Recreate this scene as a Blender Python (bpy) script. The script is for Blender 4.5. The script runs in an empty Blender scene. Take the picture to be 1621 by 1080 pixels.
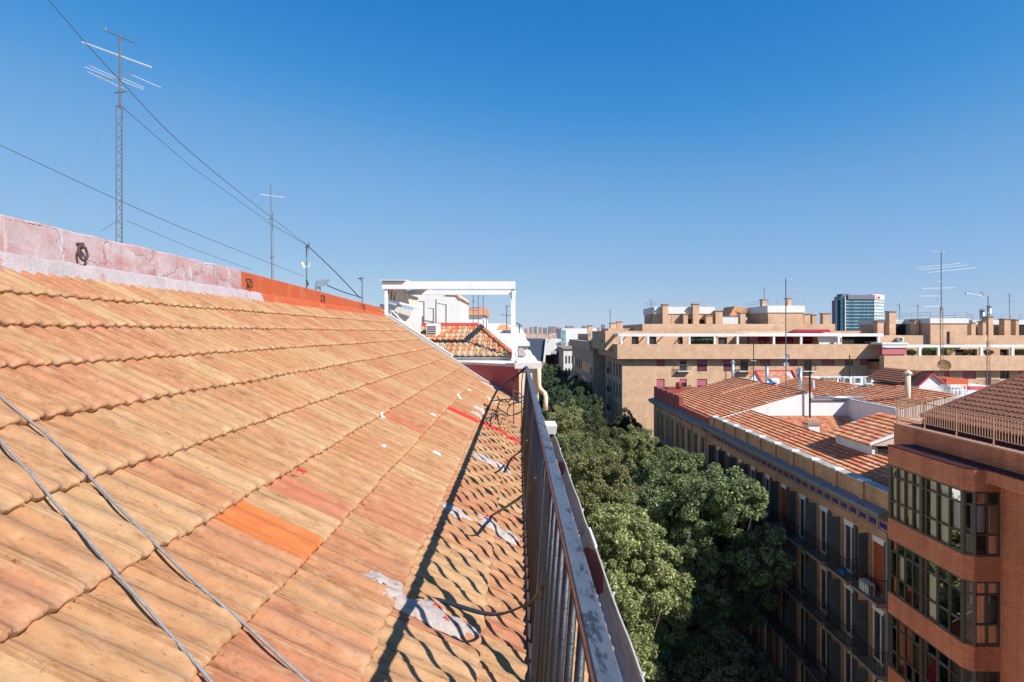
import bpy, math, random
import numpy as np
from mathutils import Vector, Matrix

R = math.radians
random.seed(7)
rng = np.random.default_rng(7)
scene = bpy.context.scene
COL = scene.collection

# ------------------------------------------------------------------ camera, sky, sun, exposure
F = 900.0            # focal length in photo pixels (photo is 1621 wide)
VX, VY = 820.0, 527.0
cam_d = bpy.data.cameras.new('camera')
cam_d.sensor_width = 36.0
cam_d.lens = F / 1621 * 36
cam_d.shift_x = (810.5 - VX) / 1621
cam_d.shift_y = -(540.0 - VY) / 1621
cam_d.clip_start = 0.05
cam_d.clip_end = 20000
cam = bpy.data.objects.new('camera', cam_d)
cam.rotation_euler = (R(90), 0, 0)
COL.objects.link(cam)
scene.camera = cam

SUN = Vector((0.565, -0.49, 0.62)).normalized()
world = bpy.data.worlds.new('World')
scene.world = world
world.use_nodes = True
wn = world.node_tree
bg = wn.nodes['Background']
sky = wn.nodes.new('ShaderNodeTexSky')
sky.sky_type = 'NISHITA'
sky.sun_disc = False
sky.sun_elevation = math.asin(SUN.z)
sky.sun_rotation = math.atan2(SUN.x, SUN.y)
sky.altitude = 650
sky.air_density = 1.0
sky.dust_density = 0.0
sky.ozone_density = 1.5
# photographic tone curve of the clear autumn sky (deeper blue overhead, pale at the horizon), the same in every direction
wsc = wn.nodes.new('ShaderNodeVectorMath'); wsc.operation = 'SCALE'; wsc.inputs['Scale'].default_value = 1/14
wn.links.new(sky.outputs[0], wsc.inputs[0])
wcv = wn.nodes.new('ShaderNodeRGBCurve')
for ci, pts in enumerate(([(0,0),(.069,.026),(.15,.185),(.29,.32),(.535,.47),(1,.60)], [(0,0),(.114,.200),(.238,.405),(.42,.53),(.612,.625),(1,.72)], [(0,0),(.1,.33),(.206,.575),(.372,.75),(.52,.79),(1,.86)])):
    cu = wcv.mapping.curves[ci]
    while len(cu.points) < len(pts): cu.points.new(0.5, 0.5)
    for p_, xy in zip(cu.points, pts): p_.location = xy
wcv.mapping.update()
wn.links.new(wsc.outputs[0], wcv.inputs['Color'])
wmu = wn.nodes.new('ShaderNodeVectorMath'); wmu.operation = 'SCALE'; wmu.inputs['Scale'].default_value = 8.2
wn.links.new(wcv.outputs[0], wmu.inputs[0])
wn.links.new(wmu.outputs[0], bg.inputs[0])
bg.inputs[1].default_value = 0.08
sun_d = bpy.data.lights.new('sun', 'SUN')
sun_d.energy = 5.0
sun_d.angle = R(0.5)
sun_d.color = (1.0, 0.95, 0.87)
sun = bpy.data.objects.new('sun', sun_d)
sun.rotation_euler = (-SUN).to_track_quat('-Z', 'Y').to_euler()
COL.objects.link(sun)
scene.view_settings.view_transform = 'Standard'
scene.view_settings.look = 'None'
scene.view_settings.gamma = 1.0
scene.view_settings.exposure = 0.6
scene.view_settings.use_curve_mapping = False
scene.cycles.max_bounces = 6
scene.cycles.transparent_max_bounces = 12
scene.cycles.caustics_reflective = False
scene.cycles.caustics_refractive = False

GROUND = -24.0

def P(px, py, Y):
    """a point of the place seen at photo pixel (px, py) at the distance Y up the street"""
    return Vector(((px - VX) / F * Y, Y, (VY - py) / F * Y))

# ------------------------------------------------------------------ mesh helper
WL = {}

class MB:
    def __init__(s):
        s.v = []; s.f = []
    def add(s, vs, fs):
        b = len(s.v)
        s.v += [tuple(x) for x in vs]
        s.f += [tuple(i + b for i in f) for f in fs]
    def box(s, x0, y0, z0, x1, y1, z1):
        if x0 > x1: x0, x1 = x1, x0
        if y0 > y1: y0, y1 = y1, y0
        if z0 > z1: z0, z1 = z1, z0
        s.add([(x0,y0,z0),(x1,y0,z0),(x1,y1,z0),(x0,y1,z0),(x0,y0,z1),(x1,y0,z1),(x1,y1,z1),(x0,y1,z1)],
              [(3,2,1,0),(4,5,6,7),(0,1,5,4),(1,2,6,5),(2,3,7,6),(3,0,4,7)])
        return s
    def quad(s, *p):
        s.add(p, [tuple(range(len(p)))]); return s
    def bar(s, p, q, w, h, up=(0,0,1)):
        p = Vector(p); q = Vector(q); d = (q - p).normalized()
        u = Vector(up); side = d.cross(u)
        if side.length < 1e-4: side = d.cross(Vector((1,0,0)))
        side.normalize(); u = side.cross(d).normalized()
        a = side * w / 2; b = u * h / 2
        s.add([p-a-b, p+a-b, p+a+b, p-a+b, q-a-b, q+a-b, q+a+b, q-a+b],
              [(3,2,1,0),(4,5,6,7),(0,1,5,4),(1,2,6,5),(2,3,7,6),(3,0,4,7)][::1])
        return s
    def tube(s, pts, r, n=6, r1=None, caps=True):
        pts = [Vector(p) for p in pts]
        m = len(pts); rings = []
        prev = None
        for i, p in enumerate(pts):
            d = (pts[min(i+1, m-1)] - pts[max(i-1, 0)])
            if d.length < 1e-9: d = Vector((0,0,1))
            d.normalize()
            if prev is None:
                a = d.cross(Vector((0,0,1)))
                if a.length < 1e-3: a = d.cross(Vector((1,0,0)))
            else:
                a = prev - d * prev.dot(d)
                if a.length < 1e-4: a = d.cross(Vector((1,0,0.3)))
            a.normalize(); prev = a; b = d.cross(a)
            rr = r if r1 is None else r + (r1 - r) * i / (m - 1)
            rings.append([p + (a * math.cos(2*math.pi*k/n) + b * math.sin(2*math.pi*k/n)) * rr for k in range(n)])
        vs = [x for rg in rings for x in rg]; fs = []
        for i in range(m - 1):
            for k in range(n):
                k2 = (k + 1) % n
                fs.append((i*n+k, i*n+k2, (i+1)*n+k2, (i+1)*n+k))
        if caps:
            fs.append(tuple(range(n))[::-1]); fs.append(tuple((m-1)*n + k for k in range(n)))
        s.add(vs, fs); return s
    def cyl(s, p, q, r, r1=None, n=10):
        return s.tube([p, q], r, n, r1)
    def lathe(s, c, prof, n=16):
        vs = []; fs = []
        for r, z in prof:
            for k in range(n):
                a = 2 * math.pi * k / n
                vs.append((c[0] + r*math.cos(a), c[1] + r*math.sin(a), c[2] + z))
        for i in range(len(prof) - 1):
            for k in range(n):
                k2 = (k+1) % n
                fs.append((i*n+k, i*n+k2, (i+1)*n+k2, (i+1)*n+k))
        fs.append(tuple(range(n))[::-1]); fs.append(tuple((len(prof)-1)*n + k for k in range(n)))
        s.add(vs, fs); return s
    def prism(s, ring0, ring1):
        n = len(ring0)
        s.add(list(ring0) + list(ring1), [tuple(range(n))[::-1], tuple(range(n, 2*n))] +
              [(k, (k+1) % n, n + (k+1) % n, n + k) for k in range(n)])
        return s
    def ext(s, poly, axis, a, b):
        """extrude a 2D polygon along an axis: axis 'y': poly is (x,z); 'x': (y,z); 'z': (x,y)"""
        def mk(p, t):
            return {'y': (p[0], t, p[1]), 'x': (t, p[0], p[1]), 'z': (p[0], p[1], t)}[axis]
        return s.prism([mk(p, a) for p in poly], [mk(p, b) for p in poly])
    def mesh(s, name, mat, off=(0,0,0), smooth=False):
        me = bpy.data.meshes.new(name)
        o = Vector(off)
        me.from_pydata([Vector(v) - o for v in s.v], [], s.f)
        me.validate(); me.update()
        import bmesh
        bm = bmesh.new(); bm.from_mesh(me)
        bmesh.ops.recalc_face_normals(bm, faces=bm.faces)
        bm.to_mesh(me); bm.free()
        if mat: me.materials.append(mat)
        if smooth:
            me.polygons.foreach_set('use_smooth', [True]*len(me.polygons))
        return me
    def build(s, name, mat, parent=None, smooth=False):
        """one mesh object; the vertices are given in world space"""
        off = WL[parent.name] if parent else base_of(s.v)
        me = s.mesh(name, mat, off, smooth)
        o = bpy.data.objects.new(name, me)
        COL.objects.link(o)
        if parent: o.parent = parent
        else: o.location = off
        WL[o.name] = Vector(off)
        return o

def base_of(v):
    a = np.array([tuple(x) for x in v])
    return Vector(((a[:,0].min()+a[:,0].max())/2, (a[:,1].min()+a[:,1].max())/2, a[:,2].min()))

def tag(o, label, cat, group=None):
    o['label'] = label; o['category'] = cat
    if group: o['group'] = group
    return o

def thing(name, label, cat, loc=(0,0,0), group=None):
    o = bpy.data.objects.new(name, None)
    o.empty_display_size = 0.2
    COL.objects.link(o); o.location = loc
    WL[o.name] = Vector(loc)
    return tag(o, label, cat, group)

def put(mesh, name, parent, loc, rotz=0.0, local=False):
    """an object that shares mesh data; loc in world space"""
    o = bpy.data.objects.new(name, mesh)
    COL.objects.link(o)
    loc = Vector(loc)
    if parent:
        o.parent = parent
        o.location = loc if local else loc - WL[parent.name]
    else:
        o.location = loc
    o.rotation_euler = (0, 0, rotz)
    WL[o.name] = loc
    return o

def struct(o):
    o['kind'] = 'structure'; return o

# ------------------------------------------------------------------ materials
def nt(name):
    m = bpy.data.materials.new(name); m.use_nodes = True
    n = m.node_tree; b = n.nodes['Principled BSDF']
    return m, n, b

def N(n, t, **kw):
    x = n.nodes.new('ShaderNode' + t)
    for k, v in kw.items():
        if k.startswith('i_'):
            key = k[2:]
            x.inputs[int(key) if key.isdigit() else key].default_value = v
        else: setattr(x, k, v)
    return x

def ramp(n, fac, stops):
    r = n.nodes.new('ShaderNodeValToRGB')
    el = r.color_ramp.elements
    while len(el) < len(stops): el.new(0.5)
    for e, (p, c) in zip(el, stops):
        e.position = p; e.color = (c[0], c[1], c[2], 1)
    n.links.new(fac, r.inputs[0]); return r.outputs[0]

def mix(n, fac, a, b, mode='MIX'):
    x = n.nodes.new('ShaderNodeMix'); x.data_type = 'RGBA'; x.blend_type = mode
    for s, v in ((0, fac), (6, a), (7, b)):
        if hasattr(v, 'links'): n.links.new(v, x.inputs[s])
        else: x.inputs[s].default_value = v if s == 0 else (v[0], v[1], v[2], 1)
    return x.outputs[2]

def mth(n, op, a, b=0.0):
    x = n.nodes.new('ShaderNodeMath'); x.operation = op
    for s, v in ((0, a), (1, b)):
        if hasattr(v, 'links'): n.links.new(v, x.inputs[s])
        else: x.inputs[s].default_value = v
    return x.outputs[0]

def noise(n, vec, scale, detail=4, rough=0.6):
    x = N(n, 'TexNoise'); x.inputs['Scale'].default_value = scale
    x.inputs['Detail'].default_value = detail; x.inputs['Roughness'].default_value = rough
    if vec is not None: n.links.new(vec, x.inputs['Vector'])
    return x.outputs[0]

def mapping(n, vec, scale=(1,1,1)):
    x = N(n, 'Mapping'); x.inputs['Scale'].default_value = scale
    n.links.new(vec, x.inputs['Vector']); return x.outputs[0]

def bump(n, b, h, strength=0.3, dist=0.02):
    x = N(n, 'Bump'); x.inputs['Strength'].default_value = strength; x.inputs['Distance'].default_value = dist
    n.links.new(h, x.inputs['Height']); n.links.new(x.outputs[0], b.inputs['Normal'])

def plain(name, c, c2=None, scale=3.0, rough=0.8, bmp=0.15, metal=0.0, stain=None, sscale=1.2, samt=(0.55, 0.7), stretch=(1,1,1), spec=0.3):
    """weathered paint / plaster / metal: two tones mixed by noise, optional stains with their own shape"""
    m, n, b = nt(name)
    tc = N(n, 'TexCoord').outputs['Object']
    vec = mapping(n, tc, stretch)
    c2 = c2 or tuple(x * 0.8 for x in c)
    f1 = noise(n, vec, scale, 6, 0.65)
    col = ramp(n, f1, [(0.3, c2), (0.68, c)])
    if stain:
        f2 = noise(n, vec, sscale, 7, 0.7)
        rp = ramp(n, f2, [(samt[0], (0,0,0)), (samt[1], (1,1,1))])
        col = mix(n, rp, col, stain)
    n.links.new(col, b.inputs['Base Color'])
    b.inputs['Roughness'].default_value = rough; b.inputs['Metallic'].default_value = metal
    b.inputs['Specular IOR Level'].default_value = spec
    if bmp:
        bump(n, b, noise(n, tc, scale * 6, 5, 0.7), bmp, 0.01)
    return m

def brick(name, c1, c2, mortar, bw=0.25, bh=0.065, msize=0.012, bmp=0.5, rough=0.85, drip=0.5):
    m, n, b = nt(name)
    tc = N(n, 'TexCoord').outputs['Object']
    sp = N(n, 'SeparateXYZ'); n.links.new(tc, sp.inputs[0])
    u = mth(n, 'ADD', sp.outputs[0], sp.outputs[1])
    cb = N(n, 'CombineXYZ'); n.links.new(u, cb.inputs[0]); n.links.new(sp.outputs[2], cb.inputs[1])
    br = N(n, 'TexBrick')
    br.inputs['Scale'].default_value = 1.0
    br.inputs['Brick Width'].default_value = bw; br.inputs['Row Height'].default_value = bh
    br.inputs['Mortar Size'].default_value = msize; br.inputs['Mortar Smooth'].default_value = 0.2
    br.inputs['Bias'].default_value = 0.0
    for k, c in (('Color1', c1), ('Color2', c2), ('Mortar', mortar)):
        br.inputs[k].default_value = (*c, 1)
    n.links.new(cb.outputs[0], br.inputs['Vector'])
    f = noise(n, tc, 0.9, 6, 0.65)
    col = mix(n, 0.55, br.outputs[0], ramp(n, f, [(0.3, (0.62,0.6,0.58)), (0.7, (1.15,1.12,1.1))]), 'MULTIPLY')
    f3 = noise(n, mapping(n, tc, (1.6, 1.6, 0.22)), 1.0, 6, 0.7)
    col = mix(n, drip, col, ramp(n, f3, [(0.36, (0.58,0.54,0.52)), (0.52, (1,1,1)), (0.7, (1.12,1.1,1.08))]), 'MULTIPLY')
    f2 = noise(n, mapping(n, tc, (3, 3, 14)), 1.0, 4, 0.6)
    col = mix(n, 0.35, col, ramp(n, f2, [(0.35, (0.7,0.68,0.66)), (0.65, (1.2,1.18,1.15))]), 'MULTIPLY')
    n.links.new(col, b.inputs['Base Color'])
    b.inputs['Roughness'].default_value = rough; b.inputs['Specular IOR Level'].default_value = 0.2
    bump(n, b, mth(n, 'SUBTRACT', 1.0, br.outputs[1]), bmp, 0.012)
    return m

def clay(name, stops, streak=0.5, pale=(0.62, 0.42, 0.27), dark=(0.16, 0.09, 0.055), lich=0.5):
    """fired clay: every tile its own tone, streaks down the slope, pale bloom, lichen specks"""
    m, n, b = nt(name)
    tc = N(n, 'TexCoord').outputs['Object']
    oi = N(n, 'ObjectInfo').outputs['Random']
    at = N(n, 'Attribute', attribute_name='tone').outputs['Fac']
    rnd = mth(n, 'FRACT', mth(n, 'ADD', oi, at))
    off = N(n, 'CombineXYZ')
    n.links.new(mth(n, 'MULTIPLY', rnd, 37.0), off.inputs[0]); n.links.new(mth(n, 'MULTIPLY', rnd, 91.0), off.inputs[1])
    va = N(n, 'VectorMath', operation='ADD'); n.links.new(tc, va.inputs[0]); n.links.new(off.outputs[0], va.inputs[1])
    vec = va.outputs[0]
    col = ramp(n, rnd, stops)
    s1 = noise(n, mapping(n, vec, (7, 30, 20)), 1.0, 6, 0.7)
    col = mix(n, streak, col, ramp(n, s1, [(0.27, (0.48,0.40,0.35)), (0.46, (0.96,0.95,0.94)), (0.72, (1.2,1.22,1.24))]), 'MULTIPLY')
    s2 = noise(n, mapping(n, vec, (11, 17, 9)), 1.0, 7, 0.72)
    col = mix(n, mth(n, 'MULTIPLY', ramp(n, s2, [(0.50, (0,0,0)), (0.72, (1,1,1))]), 0.55), col, pale)
    s3 = noise(n, mapping(n, vec, (45, 80, 60)), 1.0, 4, 0.75)
    col = mix(n, mth(n, 'MULTIPLY', ramp(n, s3, [(0.60, (0,0,0)), (0.70, (1,1,1))]), lich), col, dark)
    s4 = noise(n, mapping(n, vec, (6, 22, 9)), 1.0, 7, 0.75)
    col = mix(n, mth(n, 'MULTIPLY', ramp(n, s4, [(0.58, (0,0,0)), (0.74, (1,1,1))]), 0.45), col, dark)
    ns = N(n, 'Attribute', attribute_name='nose').outputs['Fac']
    col = mix(n, mth(n, 'MULTIPLY', ns, ramp(n, noise(n, mapping(n, vec, (14, 19, 9)), 1.0, 6, 0.7), [(0.42, (0,0,0)), (0.64, (0.5,0.5,0.5))])), col, tuple(min(1, x*1.12) for x in pale))
    n.links.new(col, b.inputs['Base Color'])
    b.inputs['Roughness'].default_value = 0.88; b.inputs['Specular IOR Level'].default_value = 0.25
    hs = mth(n, 'ADD', mth(n, 'MULTIPLY', s1, 0.6), mth(n, 'MULTIPLY', s3, 0.5))
    bump(n, b, hs, 0.85, 0.004)
    return m

def glass(name, tint=(0.6, 0.66, 0.66), thru=0.6):
    m, n, b = nt(name)
    n.nodes.remove(b)
    out = [x for x in n.nodes if x.type == 'OUTPUT_MATERIAL'][0]
    tr = N(n, 'BsdfTransparent'); tr.inputs[0].default_value = (*[t * thru for t in tint], 1)
    gl = N(n, 'BsdfGlossy'); gl.inputs['Roughness'].default_value = 0.02
    tc = N(n, 'TexCoord').outputs['Object']
    bp = N(n, 'Bump'); bp.inputs['Strength'].default_value = 0.25; bp.inputs['Distance'].default_value = 0.02
    n.links.new(noise(n, tc, 1.6, 2, 0.5), bp.inputs['Height']); n.links.new(bp.outputs[0], gl.inputs['Normal'])
    fr = N(n, 'Fresnel'); fr.inputs[0].default_value = 1.5
    mx = N(n, 'MixShader')
    n.links.new(fr.outputs[0], mx.inputs[0]); n.links.new(tr.outputs[0], mx.inputs[1]); n.links.new(gl.outputs[0], mx.inputs[2])
    n.links.new(mx.outputs[0], out.inputs[0])
    return m

def darkglass(name, c=(0.02, 0.025, 0.03), rough=0.06, ior=1.6):
    m, n, b = nt(name)
    tc = N(n, 'TexCoord').outputs['Object']
    f = noise(n, tc, 0.7, 2)
    n.links.new(ramp(n, f, [(0.35, c), (0.7, tuple(x*2.2 + 0.01 for x in c))]), b.inputs['Base Color'])
    b.inputs['Roughness'].default_value = rough; b.inputs['IOR'].default_value = ior
    bump(n, b, noise(n, tc, 1.2, 2, 0.5), 0.12, 0.02)
    return m

def leafmat(name, a, b_, c):
    m, n, b = nt(name)
    geo = N(n, 'NewGeometry').outputs['Random Per Island']
    oi = N(n, 'ObjectInfo').outputs['Random']
    tc = N(n, 'TexCoord').outputs['Object']
    f = mth(n, 'ADD', mth(n, 'MULTIPLY', geo, 0.6), mth(n, 'MULTIPLY', noise(n, tc, 0.7, 4), 0.62))
    col = ramp(n, f, [(0.25, a), (0.55, b_), (0.9, c)])
    hs = N(n, 'HueSaturation'); n.links.new(col, hs.inputs['Color'])
    n.links.new(mth(n, 'ADD', 0.475, mth(n, 'MULTIPLY', oi, 0.04)), hs.inputs['Hue'])
    n.links.new(mth(n, 'ADD', 0.85, mth(n, 'MULTIPLY', oi, 0.55)), hs.inputs['Value'])
    out = [x for x in n.nodes if x.type == 'OUTPUT_MATERIAL'][0]
    n.links.new(hs.outputs[0], b.inputs['Base Color'])
    b.inputs['Roughness'].default_value = 0.5; b.inputs['Specular IOR Level'].default_value = 0.35
    tr = N(n, 'BsdfTranslucent'); n.links.new(hs.outputs[0], tr.inputs[0])
    mx = N(n, 'MixShader'); mx.inputs[0].default_value = 0.34
    n.links.new(b.outputs[0], mx.inputs[1]); n.links.new(tr.outputs[0], mx.inputs[2])
    n.links.new(mx.outputs[0], out.inputs[0])
    return m

M = {}
M['tile'] = clay('old_clay_tile', [(0.0, (0.345,0.156,0.075)), (0.17, (0.365,0.217,0.108)), (0.34, (0.335,0.135,0.069)), (0.50, (0.375,0.230,0.117)),
                                   (0.66, (0.345,0.173,0.082)), (0.82, (0.350,0.140,0.074)), (1.0, (0.36,0.195,0.097))], 1.0, pale=(0.45,0.30,0.18), dark=(0.115,0.06,0.036), lich=0.8)
M['tile_pink'] = clay('pink_clay_tile', [(0.0, (0.37,0.12,0.066)), (1.0, (0.36,0.135,0.072))], 0.6, pale=(0.42,0.22,0.14), dark=(0.22,0.09,0.06))
M['tile_new'] = clay('new_orange_tile', [(0.0, (0.45,0.13,0.038)), (1.0, (0.45,0.13,0.038))], 0.55, pale=(0.47,0.20,0.085), dark=(0.26,0.07,0.025), lich=0.35)
M['tile_red'] = plain('red_painted_tile', (0.50,0.035,0.018), (0.42,0.03,0.018), 14, 0.6, 0.25, stain=(0.55,0.2,0.12), sscale=9, samt=(0.66,0.74))
M['tile_far'] = clay('red_roof_tile', [(0.0, (0.46,0.125,0.055)), (0.2, (0.52,0.175,0.075)), (0.45, (0.56,0.27,0.14)), (0.6, (0.47,0.105,0.045)),
                                       (0.8, (0.60,0.36,0.22)), (1.0, (0.50,0.155,0.07))], 0.4, pale=(0.55,0.40,0.28), dark=(0.12,0.06,0.04))
M['tile_old'] = clay('mossy_roof_tile', [(0.0, (0.36,0.20,0.11)), (0.25, (0.50,0.36,0.23)), (0.5, (0.42,0.22,0.12)), (0.7, (0.56,0.14,0.04)),
                                         (0.78, (0.48,0.33,0.2)), (1.0, (0.40,0.27,0.17))], 0.5, pale=(0.6,0.5,0.36), dark=(0.13,0.09,0.06), lich=0.6)
M['tile_brown'] = clay('dark_roof_tile', [(0.0, (0.17,0.075,0.05)), (0.5, (0.22,0.09,0.06)), (1.0, (0.19,0.08,0.05))], 0.4, pale=(0.26,0.13,0.09), dark=(0.07,0.035,0.03))
def peeling(name):
    """lavender waterproof coating worn through to old red paint, with hairline cracks, scrapes and drips"""
    m, n, b = nt(name)
    tc = N(n, 'TexCoord').outputs['Object']
    base = ramp(n, noise(n, tc, 4, 7, 0.7), [(0.3, (0.37,0.26,0.265)), (0.55, (0.43,0.345,0.36)), (0.75, (0.49,0.43,0.44))])
    f1 = noise(n, mapping(n, tc, (1, 1.0, 1.6)), 2.4, 9, 0.74)
    col = mix(n, ramp(n, f1, [(0.44, (0,0,0)), (0.56, (0.55,0.55,0.55)), (0.68, (1,1,1))]), base, (0.39,0.15,0.135))
    f2 = noise(n, mapping(n, tc, (1, 7, 0.8)), 2.0, 7, 0.7)
    col = mix(n, mth(n, 'MULTIPLY', ramp(n, f2, [(0.57, (0,0,0)), (0.63, (1,1,1))]), 0.75), col, (0.50,0.45,0.46))
    vo = N(n, 'TexVoronoi', feature='DISTANCE_TO_EDGE'); vo.inputs['Scale'].default_value = 1.9
    vv = N(n, 'VectorMath', operation='ADD'); n.links.new(tc, vv.inputs[0])
    nz = N(n, 'TexNoise'); nz.inputs['Scale'].default_value = 6; nz.inputs['Detail'].default_value = 5; n.links.new(tc, nz.inputs['Vector'])
    sc = N(n, 'VectorMath', operation='SCALE'); sc.inputs['Scale'].default_value = 0.35; n.links.new(nz.outputs['Color'], sc.inputs[0]); n.links.new(sc.outputs[0], vv.inputs[1])
    n.links.new(vv.outputs[0], vo.inputs['Vector'])
    crk = ramp(n, vo.outputs['Distance'], [(0.0, (1,1,1)), (0.012, (0,0,0))])
    col = mix(n, mth(n, 'MULTIPLY', crk, 0.14), col, (0.20,0.09,0.085))
    n.links.new(col, b.inputs['Base Color']); b.inputs['Roughness'].default_value = 0.88
    bump(n, b, mth(n, 'SUBTRACT', mth(n, 'ADD', f1, mth(n, 'MULTIPLY', noise(n, tc, 22, 6, 0.7), 0.5)), crk), 0.7, 0.012)
    return m
M['grey_wall'] = peeling('lavender_waterproofed_wall')
M['grey_plinth'] = plain('pale_waterproofed_plinth', (0.44,0.385,0.40), (0.35,0.295,0.305), 7, 0.88, 0.9, stain=(0.36,0.16,0.145), sscale=4.5, samt=(0.60,0.66))
M['orange_wall'] = plain('orange_painted_wall', (0.46,0.095,0.033), (0.39,0.08,0.03), 4, 0.8, 0.5, stain=(0.47,0.155,0.08), sscale=2.6, samt=(0.5,0.75))
M['red_coat'] = plain('red_waterproofing', (0.50,0.08,0.07), (0.42,0.07,0.06), 4, 0.8, 0.4, stain=(0.45,0.30,0.31), sscale=1.6, samt=(0.68,0.78))
M['red_parapet'] = plain('dull_red_parapet_paint', (0.30,0.075,0.060), (0.24,0.06,0.05), 3, 0.85, 0.4, stain=(0.34,0.15,0.12), sscale=1.4, samt=(0.55,0.7), stretch=(1,1,0.4))
M['cap_stone'] = plain('weathered_cap_stone', (0.46,0.42,0.37), (0.34,0.30,0.26), 5, 0.88, 0.4, stain=(0.22,0.19,0.16), sscale=2.2, samt=(0.55,0.68))
M['pink_coat'] = plain('faded_pink_waterproofing', (0.47,0.135,0.13), (0.40,0.11,0.105), 4, 0.85, 0.5, stain=(0.46,0.34,0.35), sscale=1.3, samt=(0.55,0.68))
M['mortar'] = plain('pale_mortar', (0.56,0.485,0.45), (0.42,0.34,0.31), 26, 0.92, 1.0, stain=(0.33,0.14,0.10), sscale=22, samt=(0.56,0.66))
M['dropping'] = plain('white_splash', (0.8,0.78,0.74), (0.7,0.68,0.64), 20, 0.8, 0.2)
M['iron'] = plain('worn_dark_iron_paint', (0.013,0.016,0.022), (0.020,0.025,0.033), 9, 0.40, 0.35, stain=(0.012,0.013,0.016), sscale=16, samt=(0.54,0.62), stretch=(2,0.6,2), spec=0.5)
M['iron_rail'] = plain('handrail_paint', (0.085,0.10,0.13), (0.065,0.078,0.10), 7, 0.42, 0.4, stain=(0.02,0.022,0.028), sscale=13, samt=(0.53,0.60), stretch=(2,0.8,2), spec=0.5)
M['rust'] = plain('rust', (0.17,0.065,0.032), (0.09,0.04,0.025), 25, 0.85, 0.5)
M['rusty_iron'] = plain('rusty_iron', (0.075,0.05,0.045), (0.045,0.035,0.035), 14, 0.6, 0.4, stain=(0.22,0.085,0.04), sscale=9, samt=(0.55,0.66))
M['gutter'] = plain('weathered_zinc', (0.40,0.35,0.31), (0.31,0.265,0.235), 5, 0.7, 0.3, metal=0.0, stretch=(3,0.6,3), stain=(0.20,0.155,0.13), sscale=2.5, samt=(0.55,0.7))
M['gutter_lip'] = plain('gutter_lip', (0.5,0.48,0.45), (0.4,0.38,0.36), 8, 0.6, 0.2)
M['darkred'] = plain('dark_red_sealant', (0.16,0.012,0.018), (0.12,0.01,0.014), 10, 0.6, 0.5)
M['cable'] = plain('grey_cable', (0.27,0.27,0.275), (0.17,0.17,0.175), 60, 0.6, 0.1)
M['wire'] = plain('black_wire', (0.02,0.02,0.022), (0.03,0.03,0.03), 10, 0.6, 0)
M['airwire'] = plain('faded_air_cable', (0.07,0.085,0.11), (0.06,0.07,0.09), 10, 0.6, 0)
M['thinwire'] = plain('steel_guy_wire', (0.10,0.11,0.13), (0.08,0.09,0.1), 10, 0.5, 0, metal=0.3)
M['steel'] = plain('galvanised_steel', (0.40,0.41,0.43), (0.30,0.31,0.33), 6, 0.45, 0.1, metal=0.6)
M['mast'] = plain('grey_mast_steel', (0.16,0.165,0.18), (0.11,0.115,0.125), 6, 0.5, 0.1, metal=0.3)
M['mast_red'] = plain('rusty_mast_steel', (0.30,0.17,0.13), (0.2,0.12,0.1), 6, 0.6, 0.1, metal=0.2)
M['alu'] = plain('aluminium_rod', (0.75,0.76,0.78), (0.66,0.67,0.7), 6, 0.35, 0, metal=0.5)
M['white'] = plain('white_render', (0.66,0.65,0.62), (0.58,0.57,0.545), 2.5, 0.85, 0.25, stain=(0.55,0.53,0.50), sscale=0.8, samt=(0.64,0.8), stretch=(1,1,0.35))
M['white_old'] = plain('stained_white_render', (0.70,0.69,0.68), (0.62,0.61,0.60), 2.0, 0.88, 0.3, stain=(0.40,0.38,0.37), sscale=1.0, samt=(0.56,0.74), stretch=(1.2,1.2,0.22))
M['white_metal'] = plain('white_lacquered_metal', (0.68,0.68,0.665), (0.60,0.60,0.585), 5, 0.45, 0.05, spec=0.4, stain=(0.44,0.42,0.39), sscale=2.6, samt=(0.62,0.76), stretch=(1,1,0.4))
M['cream'] = plain('cream_render', (0.66,0.55,0.40), (0.60,0.49,0.35), 2.0, 0.85, 0.25, stain=(0.48,0.38,0.27), sscale=0.9, samt=(0.6,0.78), stretch=(1,1,0.4))
M['stone'] = plain('white_stone', (0.60,0.58,0.55), (0.48,0.46,0.43), 6, 0.85, 0.4, stain=(0.42,0.40,0.38), sscale=3, samt=(0.6,0.72))
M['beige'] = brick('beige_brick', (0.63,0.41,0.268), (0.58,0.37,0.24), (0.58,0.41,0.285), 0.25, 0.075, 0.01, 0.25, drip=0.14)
M['beige_d'] = brick('beige_brick_shaded_side', (0.60,0.385,0.25), (0.54,0.345,0.22), (0.53,0.37,0.255), 0.25, 0.075, 0.01, 0.25, drip=0.14)  # same beige brick, darkened: the shade of the side faces is in the colour
M['redbrick'] = brick('red_brick', (0.58,0.158,0.072), (0.47,0.118,0.056), (0.56,0.29,0.17), 0.25, 0.068, 0.011, 0.6)
M['oldbrick'] = brick('old_brown_brick', (0.54,0.275,0.14), (0.43,0.205,0.10), (0.50,0.33,0.2), 0.26, 0.06, 0.014, 0.6)
M['oldbrick_b'] = brick('old_grey_brick', (0.50,0.31,0.185), (0.42,0.255,0.15), (0.48,0.34,0.22), 0.26, 0.06, 0.014, 0.5)
M['ledge'] = plain('slate_grey_ledge', (0.22,0.22,0.225), (0.16,0.16,0.165), 3, 0.7, 0.3, stain=(0.09,0.085,0.085), sscale=1.6)
M['cornice'] = plain('cornice_stone', (0.30,0.23,0.17), (0.22,0.165,0.12), 4, 0.85, 0.4)
M['violet'] = plain('violet_glazed_tile', (0.055,0.035,0.20), (0.035,0.025,0.14), 5, 0.25, 0.1, spec=0.5)
M['maroon'] = plain('maroon_membrane', (0.075,0.022,0.022), (0.055,0.016,0.018), 3, 0.8, 0.3)
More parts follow.
